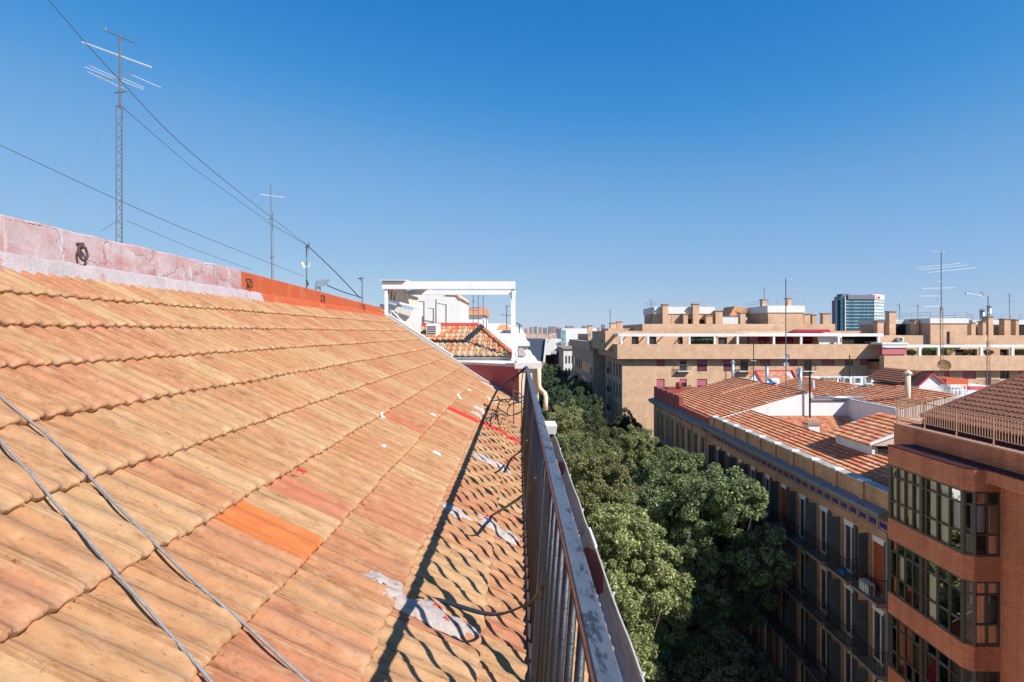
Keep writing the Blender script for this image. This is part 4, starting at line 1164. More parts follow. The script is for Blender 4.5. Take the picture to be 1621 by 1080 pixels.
for i, y in enumerate(wy):
    for k, (t, b_) in enumerate(fz):
        c0 = (XA, y, (t+b_)/2)
        w = put(wA, 'window', A, c0); put(fA, 'frame', w, (0,0,0), local=True); put(lA, 'blind_box', w, (0,0,0), local=True)
        if (i*3 + k*5) % 4 == 0 and (k == 0): put(rA, 'roller_blind', w, (0,0,0), local=True)
        s1 = put(sN, 'shutter', A, (XA-0.04, y-0.58, c0[2]), R(random.uniform(172,179)))
        if random.random() < 0.75: put(sA, 'shutter', A, (XA-0.02, y+0.60, c0[2]), R(random.uniform(78,100)))
        else: put(sN, 'shutter', A, (XA-0.02, y+0.58, c0[2]), R(random.uniform(3,9)))
        bo = put(bA, 'balcony', A, (XA, y, b_)); put(gA, 'railing', bo, (0,0,0), local=True)
# string courses
for k in range(4):
    z = -11.78 - 3.1*k
    b = MB(); b.box(XA-0.08, YA0, z-0.12, XA-0.002, YA1, z+0.06); b.build('string_course', M['cornice'], A)
# frieze of violet tiles and dentils
b = MB(); b.box(XA-0.05,YA0,-8.06,XA-0.002,YA1,-8.0); b.box(XA-0.05,YA0,-8.72,XA-0.002,YA1,-8.66)
for k in range(int((YA1-YA0)/0.75)+1): 
    y = YA0 + 0.06 + k*0.75; b.box(XA-0.048,y-0.06,-8.66,XA-0.002,y+0.06,-8.06)
b.build('frieze', M['cornice'], A)
q = MB(); q.box(-0.02,-0.24,-0.12,0.0,0.24,0.12); vt = q.mesh('frieze_tile', M['violet'])
for k in range(int((YA1-YA0)/0.75)): put(vt, 'frieze_tile', A, (XA-0.003, YA0+0.435+k*0.75, -8.45))
b = MB(); k = 0; y = YA0 + 0.05
while y < YA1: b.box(XA-0.28,y,-8.16,XA-0.05,y+0.09,-7.98); y += 0.18
o = b.build('dentils', M['cornice'], A); o['kind'] = 'stuff'
b = MB(); b.ext([(XA-0.5,-7.95),(XA+0.3,-7.98),(XA+0.3,-7.68),(XA-0.02,-7.69),(XA-0.52,-7.79)], 'y', YA0, YA1); b.build('ledge', M['ledge'], A)
b = MB(); b.ext([(XA-0.30,-7.98),(XA-0.05,-7.98),(XA-0.05,-7.955),(XA-0.46,-7.955)], 'y', YA0, YA1); b.build('cornice', M['cornice'], A)
b = MB(); b.box(XA,YA0,-7.69,XA+0.26,YA1,-6.93); b.build('parapet', M['oldbrick'], A)
py_ = [26.4 + 2.23*k for k in range(10)]
q = MB(); q.box(-0.10,-0.17,-7.70,0.30,0.17,-6.86); pm = q.mesh('pier', M['oldbrick'])
q = MB(); q.prism([(-0.16,-0.24,-6.86),(0.36,-0.24,-6.86),(0.36,0.24,-6.86),(-0.16,0.24,-6.86)], [(-0.10,-0.18,-6.79),(0.30,-0.18,-6.79),(0.30,0.18,-6.79),(-0.10,0.18,-6.79)]); pc = q.mesh('pier_cap', M['white_old'])
q = MB(); q.prism([(-0.06,-0.86,-6.93),(0.34,-0.86,-6.93),(0.34,0.86,-6.93),(-0.06,0.86,-6.93)], [(-0.06,-0.86,-6.88),(0.34,-0.86,-6.82),(0.34,0.86,-6.82),(-0.06,0.86,-6.88)]); cs = q.mesh('coping_stone', M['cap_stone'])
for k, y in enumerate(py_):
    if y < YA1: 
        pr = put(pm, 'pier', A, (XA,y,0)); put(pc, 'pier_cap', pr, (0,0,0), local=True)
    if y - 1.115 < YA1 - 0.5: put(cs, 'coping_stone', A, (XA, y-1.115, 0))
# roof
rX, rZ, eX, eZ = 19.4, -6.5, 16.45, -7.36
b = MB(); b.ext([(eX-0.1,eZ-0.12),(rX,rZ-0.09),(22.4,-8.0),(22.4,-8.6),(eX-0.1,eZ-0.5)], 'y', YA0, YA1); b.build('roof_deck', M['mortar'], A)
dv = Vector((eX-rX, 0, eZ-rZ))
tiled_slope('tiles', A, (rX, YA0, rZ-0.06), (0,1,0), dv, YA1-YA0, dv.length, M['tile_far'], 0.36, 0.235, relief=0.8, lift=0.12)
b = MB(); b.tube([(rX,YA0,rZ-0.01),(rX,YA1,rZ-0.01)], 0.09, 8); b.build('ridge', M['tile_brown'], A)
yh = 37.4
b = MB(); b.bar((eX+0.1,yh,eZ+0.08),(rX,yh,rZ+0.05),0.14,0.12); b.build('hip_band', M['red_coat'], A)
b = MB(); b.bar((rX+0.4,YA0+2,rZ-0.16),(rX+0.4,yh,rZ-0.16),0.12,0.10); b.build('hip_band', M['red_coat'], A)
dv2 = Vector((22.4-rX, 0, -8.0-rZ))
tiled_slope('rear_tiles', A, (rX, YA0, rZ-0.06), (0,1,0), dv2, YA1-YA0, dv2.length, M['tile_far'], 0.36, 0.235, relief=0.7, lift=0.05)
# inner wing roof facing us under the white gable
b = MB(); b.ext([(47.5,-7.05),(43.0,-8.5),(43.0,-12),(47.5,-12)], 'x', 19.8, 27.5); b.build('wing', M['oldbrick'], A)
dv3 = Vector((0, 43.0-47.5, -8.45+7.0))
tiled_slope('wing_tiles', A, (20.0, 47.5, -6.98), (1,0,0), dv3, 7.4, dv3.length, M['tile_far'], 0.36, 0.235, relief=0.6, lift=0.04)
b = MB(); b.box(22.4,YA0,-24,28,43.0,-12); b.build('courtyard', M['dark'], A)  # near-black block; the court's deep shadow is put into its colour
# little white chimney box on the wing
ch = thing('chimney_box', 'small white chimney box on the fine tiled wing under the white gable', 'chimney', (bx(1285,42.5),42.5,bz(690,42.5)))
x0, x1 = bx(1277,42.5), bx(1294,42.5)
b = MB(); b.box(x0,42.2,bz(692,42.5)-0.8,x1,42.9,bz(672,42.5)); b.build('body', M['white_old'], ch)
b = MB(); b.box(x0-0.08,42.1,bz(672,42.5),x1+0.08,43.0,bz(669,42.5)); b.build('cap', M['cornice'], ch)

# shed with tiled roof by the brick block
sh = thing('roof_shed', 'small white roof shed with tiled top beside the red brick block', 'shed', (19.9, 31.5, -8.2))
b = MB(); b.box(19.0,30.5,-8.2,21.8,34.0,-6.0); b.build('wall', M['white_old'], sh)
b = MB(); b.box(19.25,30.47,-6.95,20.1,30.52,-6.1); b.build('window', M['glass_d'], sh)
b = MB(); b.box(19.2,30.45,-6.98,19.26,30.5,-6.06); b.box(20.08,30.45,-6.98,20.14,30.5,-6.06); b.build('frame', M['green_iron'], sh)
b = MB(); b.ext([(18.7,-6.02),(21.8,-4.9),(21.8,-6.02)], 'y', 30.3, 34.2); b.build('roof_deck', M['mortar'], sh)
dv = Vector((18.6-21.8,0,-6.0+4.85)); tiled_slope('tiles', sh, (21.8,30.3,-4.85), (0,1,0), dv, 3.9, dv.length, M['tile_far'], 0.36, 0.235, relief=0.8, lift=0.08)
b = MB(); b.bar((18.7,30.25,-5.93),(21.8,30.25,-4.78),0.16,0.12); b.build('verge', M['white_old'], sh)

# ================================================================== old house with red coping beyond
YB0, YB1 = 47.75, 67.0
B = thing('corner_house', 'old corner house with red painted parapet blocks and striped tile roof', 'building', (20, 57, GROUND))
wyB = [49.3 + 1.95*k for k in range(9)]
opsB = [(y-0.42, y+0.42, -11.7-3.3*k, -9.1-3.3*k) for y in wyB for k in range(4)]
b = MB(); facade(b, YB0, YB1, GROUND, -8.0, opsB, 0.3, lambda u, v, d: (XA + d, u, v)); b.build('wall', M['oldbrick_b'], B)
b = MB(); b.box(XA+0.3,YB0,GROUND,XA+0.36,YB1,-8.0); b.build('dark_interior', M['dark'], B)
q = MB(); q.box(0.2,-0.42,-1.3,0.22,0.42,1.3); wB = q.mesh('window', M['glass_d'])
q = MB(); q.box(-0.05,-0.55,1.32,0.02,0.55,1.45); tB = q.mesh('lintel', M['cornice'])
q = MB(); q.box(-0.05,-0.52,-1.42,0.02,0.52,-1.32); tS = q.mesh('sill', M['cornice'])
for y in wyB:
    for k in range(4):
        w = put(wB, 'window', B, (XA, y, -10.4-3.3*k)); put(tB, 'lintel', w, (0,0,0), local=True); put(tS, 'sill', w, (0,0,0), local=True)
q = MB(); q.box(-0.07,-0.14,GROUND,0.0,0.14,-8.3)
pilB = q.mesh('pilaster', M['cornice'])
for k in range(0, 10, 2): put(pilB, 'pilaster', B, (XA, 48.3 + 1.95*k, 0))
b = MB(); b.box(XA+0.4,YB0+0.02,GROUND,24.2,YB1-0.3,-7.95); b.build('body', M['oldbrick_b'], B)
b = MB(); b.box(XA+0.02,YB1-0.05,GROUND,27,YB1,-7.0); b.build('end_wall', M['oldbrick_b'], B)
b = MB(); b.ext([(XA-0.55,-8.02),(XA-0.3,-8.3),(XA-0.002,-8.36),(XA+0.3,-8.3),(XA+0.3,-7.75),(XA-0.05,-7.75),(XA-0.58,-7.86)], 'y', YB0, YB1+0.5); b.build('cornice', M['cornice'], B)
b = MB(); b.ext([(XA-0.5,-7.845),(XA-0.06,-7.742),(XA+0.3,-7.742),(XA+0.3,-7.70),(XA-0.06,-7.70),(XA-0.5,-7.82)], 'y', YB0, YB1+0.4); b.build('ledge', M['ledge'], B)
q = MB(); q.box(0,-0.98,-7.70,0.42,0.98,-6.42); q.prism([(-0.06,-1.0,-6.42),(0.48,-1.0,-6.42),(0.48,1.0,-6.42),(-0.06,1.0,-6.42)], [(0.02,-0.9,-6.28),(0.40,-0.9,-6.28),(0.40,0.9,-6.28),(0.02,0.9,-6.28)])
mer = q.mesh('parapet_block', M['red_parapet'])
for k in range(5): put(mer, 'parapet_block', B, (XA, 65.9 - 2.12*k, 0))
b = MB(); b.box(XA,YB0,-7.70,XA+0.35,56.3,-7.25); b.box(XA-0.05,YB0,-7.25,XA+0.4,56.3,-7.15); b.build('low_parapet', M['red_parapet'], B)
b = MB(); b.box(XA+0.43,YB1-0.35,-7.7,24.2,YB1,-6.35); b.build('far_parapet', M['red_parapet'], B)
b = MB(); b.lathe((18.9,YB1-0.2,-6.35), [(0.35,0),(0.35,0.45),(0.25,0.55),(0.05,0.6)], 10); b.build('red_knob', M['red_parapet'], B)
rX, rZ, eX, eZ = 24.2, -5.02, 16.42, -7.16
b = MB(); b.ext([(eX-0.05,eZ-0.14),(rX,rZ-0.10),(rX+3.5,rZ-0.9),(rX+3.5,-8),(eX-0.05,-7.9)], 'y', YB0+0.05, 63.4); b.build('roof_deck', M['mortar'], B)
dv = Vector((eX-rX, 0, eZ-rZ))
tiled_slope('tiles', B, (rX, YB0, rZ-0.06), (0,1,0), dv, 15.6, dv.length, M['tile_far'], 0.39, 0.235, relief=0.8, lift=0.14)
b = MB(); b.add([(eX,63.3,eZ),(rX,63.3,rZ),(24.0,66.7,-6.6),(eX,66.7,-7.2)], [(0,1,2,3)]); b.build('roof_end', M['red_parapet'], B)
b = MB(); b.tube([(rX,YB0,rZ-0.0),(rX,63.4,rZ)], 0.12, 8); b.build('ridge', M['tile_brown'], B)
for y in (52.3, 56.2):
    b = MB(); b.bar((rX-0.1,y+0.4,rZ+0.02),(rX-4.2,y,rZ-1.12),0.16,0.30); b.build('roof_step', M['tile_far'], B)
# white gable towards us
b = MB(); yg = YB0 - 0.06
poly = [(16.35,-7.9),(16.35,-7.28),(24.2,-5.0),(24.6,-5.02),(24.6,-5.75),(27.6,-5.75),(27.6,-8.2)]
b.ext(poly, 'y', yg-0.16, yg); b.build('gable', M['white_old'], B)
b = MB(); b.ext([(20.2,-7.0),(27.5,-7.0),(27.5,-6.93),(20.2,-6.93)], 'y', yg-0.24, yg-0.163); b.build('flashing', M['ledge'], B)
b = MB(); b.tube([(24.7,yg-0.3,-5.42),(28.7,yg-0.3,-5.40)], 0.16, 10); dd = b.build('air_duct', M['zinc'], None, True)
tag(dd, 'long shiny metal air duct lying on the white gable wall', 'duct')
b = MB(); b.box(27.6,41.5,-10,27.8,yg,-5.62); b.ext([(27.5,-5.62),(27.9,-5.62),(27.8,-5.5),(27.6,-5.5)], 'y', 41.5, yg); b.build('courtyard_wall', M['white_old'], B)

# ================================================================== jumble of roofs behind
G = thing('roof_block', 'block of tiled roofs and terraces behind the white gable and courtyard wall', 'building', (36, 55, GROUND))
b = MB(); b.box(27.82,41.5,GROUND,62,66.5,-6.6); b.build('wall', M['white_old'], G)
b = MB(); b.ext([(27.6,-6.2),(27.6,-5.95),(31.0,-4.85),(33.0,-5.4),(33.0,-6.6)], 'y', 52.0, 62); b.build('roof_deck', M['mortar'], G)
dv = Vector((27.5-31.0,0,-5.92+4.8)); tiled_slope('tiles', G, (31.0,52,-4.8), (0,1,0), dv, 10, dv.length, M['tile_far'], 0.36, 0.235, relief=0.8, lift=0.12)
b = MB(); b.ext([(27.85,-6.5),(27.85,-5.78),(32.5,-4.62),(34.0,-5.2),(34.0,-6.6)], 'y', 42.0, 51.4); b.build('roof_deck', M['mortar'], G)
dv = Vector((27.8-32.5,0,-5.74+4.56)); tiled_slope('tiles', G, (32.5,42,-4.56), (0,1,0), dv, 9.4, dv.length, M['tile_far'], 0.36, 0.235, relief=0.8, lift=0.12)
b = MB(); b.bar((28.0,46.4,-5.6),(32.4,47.4,-4.5),0.30,0.16); b.build('hip_band', M['terracotta'], G)
b = MB(); b.box(33.2,51,-6.6,45,66,-5.05); b.build('terrace', M['white_old'], G)
b = MB(); b.box(33.2,50.9,-5.05,45,51.1,-4.8); b.build('kerb_wall', M['red_coat'], G)
# far red roof facing us with white gable
H = thing('red_roof_house', 'house with red tile roof face and white triangular gable behind the striped roof', 'building', (30, 66, GROUND))
Yh = 68.5
b = MB(); b.box(bx(1178,Yh),Yh,GROUND,bx(1266,Yh),74,bz(612,Yh)); b.build('wall', M['white'], H)
b = MB(); zt, zb = bz(588,71), bz(612,Yh)
xl_, xr_ = bx(1196,Yh), bx(1266,Yh)
b.add([(xl_,Yh-0.2,zb),(xr_,Yh-0.2,zb),(bx(1254,71),71,zt),(bx(1196,71),71,zt)], [(0,1,2,3)]); b.build('roof_deck', M['mortar'], H)
dv = Vector((0,-2.7,zb-zt)); tiled_slope('tiles', H, (xl_,71.1,zt+0.03), (1,0,0), dv, xr_-xl_, dv.length, M['tile_far'], 0.36, 0.235, relief=0.6, inside=lambda r, c_: c_ < 0.84+0.16*r)
b = MB(); b.ext([(bx(1176,Yh),bz(613,Yh)),(bx(1206,Yh),bz(613,Yh)),(bx(1193,Yh),bz(589,Yh))], 'y', Yh-0.6, Yh-0.3); b.build('gable', M['white_old'], H)
b = MB(); b.bar((bx(1193,Yh),Yh-0.5,bz(588,Yh)),(bx(1207,Yh),Yh-0.5,bz(613,Yh)),0.5,0.16); b.bar((bx(1254,71),70.9,zt+0.1),(xr_,Yh-0.2,zb+0.1),0.2,0.2); b.box(bx(1196,71),70.95,zt-0.1,bx(1254,71),71.2,zt+0.16); b.build('ridge', M['red_coat'], H)

# flues, poles, boxes on the roofs
def flue(px, y0, y1, Y, r, label, cap=True, mat='zinc'):
    t = thing('metal_flue', label, 'flue', (bx(px,Y),Y,bz(y1,Y)))
    q = MB(); q.tube([(bx(px,Y),Y,bz(y1,Y)-0.8),(bx(px,Y),Y,bz(y0,Y))], r, 10); q.build('pipe', M[mat], t, True)
    if cap:
        q = MB(); q.lathe((bx(px,Y),Y,bz(y0,Y)-0.02), [(r*1.5,0),(r*1.5,0.12),(r*0.4,0.32)], 10); q.build('cap', M[mat], t)
    return t
flue(1160,574,604,63.0,0.16,'round capped metal flue at the end of the striped tile roof')
t = flue(1214,580,606,62.0,0.17,'metal flue with swollen foot in front of the red tile roof face', False)
q = MB(); q.lathe((bx(1215,62),62,bz(616,62)), [(0.45,0),(0.42,0.3),(0.3,0.55),(0.17,0.85)], 10); q.build('foot', M['zinc'], t)
q = MB(); q.box(bx(1219,62),61.7,bz(613,62),bx(1232,62),62.5,bz(599,62)); q.build('box', M['ac'], t)
q = MB(); q.tube([(bx(1216,61.5),61.5,bz(610,61.5)),(bx(1222,61.5),61.5,bz(604,61.5)),(bx(1229,61.5),61.5,bz(607,61.5))], 0.16, 8); q.build('blue_pipe', M['blue_plastic'], t)
flue(1267,583,620,53.5,0.17,'tall plain metal flue rising beside the white gable top', False)
flue(1325,598,612,56,0.12,'short metal flue next to the row of air conditioners', False)
flue(1437,592,640,44,0.20,'thick tan vent pipe beside the white gabled shed', True, 'cream')
flue(1360,635,642,47,0.3,'squat vent box on the tiled roof by the duct', False, 'ac')
def pole(px, y0, y1, Y, r, label, mat='mast', arms=(), name='roof_pole'):
    t = thing(name, label, 'pole' if name == 'roof_pole' else 'antenna', (bx(px,Y),Y,bz(y1,Y)))
    q = MB(); q.tube([(bx(px,Y),Y,bz(y1,Y)-0.3),(bx(px,Y),Y,bz(y0,Y))], r, 6); q.build('mast', M[mat], t)
    rods(t, [((a[0],a[1]),(a[2],a[3])) for a in arms], Y, r*0.55, M['steel'] if name != 'roof_pole' else M[mat])
    return t
t = pole(1282,588,656,47.2,0.075,'dark leaning pole with white lamp against the white gable','wire')
q = MB(); q.tube([P(1287,602,47.2),P(1288,615,47.2)], 0.10, 8); q.build('lamp', M['ac'], t)
pole(1193,540,600,66,0.05,'thin dark antenna pole in front of the white triangular gable','wire',[(1188,570,1197,572)],'roof_antenna')
pole(1149,588,600,64,0.05,'short rusty pole beside the round capped flue','rust')
for i, (px, w_) in enumerate(((1340,13),(1357,13),(1374,13))):
    Y = 57; ac_unit((bx(px,Y),Y,bz(607,Y)), w_/F*Y, 0.5, 10/F*Y, 'white air conditioner in the row of three on the tiled block terrace', group='row of terrace air conditioners')
for i, (px, wd) in enumerate(((1413,11),(1426,11))):
    Y = 52; ac_unit((bx(px,Y),Y,bz(610,Y)), wd/F*Y, 0.7, 16/F*Y, 'tall grey-white air conditioner by the tan vent pipe', group='tall air conditioners')
for i, (px, py, w_, h_) in enumerate(((1383,616,12,8),(1396,617,14,10),(1410,618,12,8),(1424,620,14,10),(1371,613,9,6))):
    Y = 51.6 - 0.1*i; ac_unit((bx(px,Y),Y-0.3,bz(py,Y)), w_/F*Y, 0.6, h_/F*Y, 'small boxy air conditioner crowded behind the tiled ridge', group='crowded small air conditioners', fan=bool(i % 2))
# planter
pt = thing('roof_planter', 'terracotta planter of grasses on the roof ridge', 'planter', (bx(1313,57.5),57.5,bz(606,57.5)))
q = MB(); q.box(bx(1300,57.5),57.2,bz(612,57.5),bx(1328,57.5),57.8,bz(601,57.5)); q.build('trough', M['terracotta'], pt)
q = MB()
for k in range(160):
    x = random.uniform(bx(1299,57.5),bx(1329,57.5)); y = 57.5 + random.uniform(-.25,.25); z = bz(601,57.5)
    dx = random.uniform(-.12,.12); q.quad((x-0.02,y,z-0.05),(x+0.02,y,z-0.05),(x+dx,y+random.uniform(-.1,.1),z+random.uniform(.15,.4)))
q.build('grass', M['leaf'], pt)
# white gabled shed
Yw = 47.0
W_ = thing('gabled_shed', 'bright white gabled roof shed with dark tiled roof side', 'shed', (bx(1473,Yw),Yw,bz(632,Yw)))
x0, xm, x1 = bx(1455,Yw), bx(1474,Yw), bx(1491,Yw)
b = MB(); b.ext([(x0,bz(640,Yw)),(x1,bz(640,Yw)),(x1,bz(606,Yw)),(xm,bz(592,Yw)),(x0,bz(609,Yw))], 'y', Yw, Yw+6); b.build('wall', M['white'], W_)
b = MB(); b.box(x0-0.75,Yw+1,bz(640,Yw),x0-0.05,Yw+5,bz(613,Yw)); b.build('side_wall', M['red_coat'], W_)
b = MB(); b.bar((x0-0.15,Yw-0.05,bz(611,Yw)),(xm,Yw-0.05,bz(591.5,Yw)),0.3,0.10); b.bar((xm,Yw-0.05,bz(591.5,Yw)),(x1+0.1,Yw-0.05,bz(607,Yw)),0.3,0.10); b.build('verge', M['red_coat'], W_)
b = MB(); b.add([(x0-0.15,Yw+0.2,bz(611,Yw)),(xm,Yw+0.2,bz(591,Yw)),(xm,Yw+6,bz(591,Yw)),(x0-0.15,Yw+6,bz(611,Yw))],[(0,1,2,3)]); b.build('roof_slope', M['tile_brown'], W_)
dv = Vector((-1.75,0,-1.0)); tiled_slope('tiles', W_, (xm,Yw+1.2,bz(591,Yw)+0.05), (0,1,0), dv, 4.8, dv.length, M['tile_brown'], 0.36, 0.235, relief=0.8, lift=0.08)
# orange wall house
b = MB(); Yo = 54; b.box(bx(1498,Yo),Yo,bz(640,Yo),bx(1533,Yo),Yo+3,bz(600,Yo)); ow = b.build('roof_hut', M['orange_wall']); tag(ow, 'orange painted roof hut beyond the white gabled shed', 'hut')
Yc = 45
cg = thing('caged_air_conditioner', 'white air conditioner inside a white cage beside the grey dish', 'air conditioner', (bx(1515,Yc),Yc,bz(628,Yc)))
b = MB(); b.box(bx(1503,Yc),Yc,bz(628,Yc),bx(1525,Yc),Yc+0.9,bz(611,Yc)); b.build('casing', M['ac'], cg)
b = MB()
for k in range(5):
    x = bx(1501+6*k,Yc); b.bar((x,Yc-0.25,bz(629,Yc)),(x,Yc-0.25,bz(608,Yc)),0.06,0.06)
for yy in (609,617,626): b.bar((bx(1500,Yc),Yc-0.25,bz(yy,Yc)),(bx(1526,Yc),Yc-0.25,bz(yy,Yc)),0.05,0.06)
b.build('cage', M['white_metal'], cg)
b = MB(); b.box(bx(1496,Yc),Yc-0.3,bz(640,Yc),bx(1550,Yc),Yc+3,bz(628.5,Yc)); b.build('base_slab', M['ledge'], cg)
def dish(px, py, Y, rad, mat, label):
    t = thing('satellite_dish', label, 'satellite dish', (bx(px,Y),Y,bz(py,Y)-rad))
    c0 = Vector((bx(px,Y),Y,bz(py,Y))); ax = Vector((-0.35,-0.85,0.35)).normalized()
    u = ax.cross(Vector((0,0,1))).normalized(); v = u.cross(ax)
    q = MB(); vs = []; n = 18
    for j in range(5):
        r = rad*(j+0.05)/4; d = 0.22*rad*(j/4)**2
        for k in range(n): a = 2*math.pi*k/n; vs.append(c0 + u*r*math.cos(a) + v*r*math.sin(a) + ax*d)
    q.add(vs, [(j*n+k, j*n+(k+1)%n, (j+1)*n+(k+1)%n, (j+1)*n+k) for j in range(4) for k in range(n)])
    q.build('bowl', M[mat], t, True)
    q = MB(); q.tube([c0 - v*rad*0.9 + ax*0.2*rad, c0 + ax*rad*0.9], rad*0.03, 5); q.lathe(tuple(c0 + ax*rad*0.9), [(rad*0.08,-0.05),(rad*0.1,0.05)], 8); q.build('feed_arm', M['mast'], t)
    q = MB(); q.tube([c0 - ax*0.05, c0 - ax*0.25, c0 - ax*0.25 + Vector((0,0,-rad*1.6))], rad*0.06, 5); q.build('bracket', M['mast'], t)
dish(1494,579,50,0.52,'dish_rust','rusty yellow satellite dish on the tall lattice mast')
dish(1494,617,44.5,0.42,'dish','grey satellite dish below the rusty yellow one')
dish(1245,565,60,0.32,'dish','upper of two small grey dishes on the slim roof mast')
dish(1245,577,60,0.26,'dish','lower of two small grey dishes on the slim roof mast')

# masts on the right
def mast(px, ytop, ybase, Y, lat_top, w, label, segs, col='mast_red', thick=0.035, rodr=0.018):
    x = bx(px,Y)
    t = thing('antenna_mast', label, 'antenna', (x,Y,bz(ybase,Y)))
    if lat_top:
        q = MB(); lattice(q, (x,Y,bz(ybase,Y)), bz(lat_top,Y), w, 0.34, 0.02); q.build('lattice', M[col], t)
        q = MB(); q.tube([(x,Y,bz(lat_top+8,Y)),(x,Y,bz(ytop,Y))], thick, 6); q.build('mast', M['mast'], t)
    else:
        q = MB(); q.tube([(x,Y,bz(ybase,Y)),(x,Y,bz(ytop,Y))], thick, 6); q.build('mast', M[col], t)
    rods(t, [((a[0],a[1]),(a[2],a[3])) for a in segs], Y, rodr, M['steel'])
    return t
mast(1490,398,640,50,485,0.22,'tall right-hand lattice mast with many antenna rods above the white gabled shed',
     [(1473,397,1500,401),(1498,399,1502,404),(1449,425,1490,420),(1454,428,1530,420),(1468,432,1545,424),(1490,421,1520,417),(1460,457,1512,456),(1511,454,1511,459),(1455,469,1488,469),(1461,486,1490,485),(1488,463,1482,477),(1484,446,1492,446)], rodr=0.022)
mast(1564,468,625,50,540,0.22,'lattice mast with bent side antenna behind the dark brown roof', [(1528,464,1560,470),(1528,462,1529,467),(1550,474,1560,469),(1553,461,1558,470)], rodr=0.035)
mast(1244,440,625,58,0,0,'slim mast carrying two small dishes over the striped roofs', [(1234,440,1254,443),(1224,458,1272,459),(1238,455,1250,462),(1234,515,1245,516),(1222,567,1243,566)], 'mast', 0.05, 0.02)
pole(1345,562,600,57,0.06,'short dark pole behind the row of air conditioners','wire')

# ================================================================== red brick block with glazed bays
XW, XB = 16.1, 15.0
K = thing('brick_block', 'red brick apartment block with glazed bay windows and dark tile roof', 'building', (20, 17, GROUND))
YK0, YK1 = 4.0, 24.35
b = MB(); b.box(XW, YK0, GROUND, 30, YK1, -3.9); b.build('wall', M['redbrick'], K)
b = MB(); b.box(XW-0.06,YK0,-3.9,XW+0.30,YK1+0.02,-3.84); b.build('coping', M['tan_iron'], K)
b = MB(); b.box(XW-0.55,YK0,-4.98,XW-0.002,18.95,-4.56); b.build('brick_ledge', M['redbrick'], K)
b = MB(); b.box(XW-0.56,YK0,-4.56,XW-0.002,18.95,-4.53); b.build('ledge_top', M['maroon'], K)
# bay plan: far corner, front far, front near, chamfer, wall
plan = [(XW+0.05, 23.05), (XB, 23.05), (XB, 19.2), (XB+0.235, 18.97), (XW+0.05, 18.97)]
def ringz(z, o=0.0): return [(x - (o if x < XW else 0), y + (o if y > 20 else -o if y < 19.1 else 0), z) for x, y in plan]
def band(z0, z1, name, mat, o=0.0, par=K):
    q = MB(); q.prism(ringz(z0, o), ringz(z1, o)); return q.build(name, mat, par)
GT = [-5.30 - 3.0*k for k in range(6)]          # glass heads
GB = [-7.48 - 3.0*k for k in range(6)]          # sills
band(GT[0], -4.57, 'bay_band', M['redbrick'])
band(-4.57, -4.53, 'bay_roof', M['maroon'], 0.02)
for k in range(6):
    band(GT[k+1] if k < 5 else GROUND, GB[k], 'bay_band', M['redbrick'])
def frame_bar(mb, p, q, w=0.07, d=0.07, nrm=None): mb.bar(p, q, w, d, up=nrm or (0,0,1))
gl_i = 0
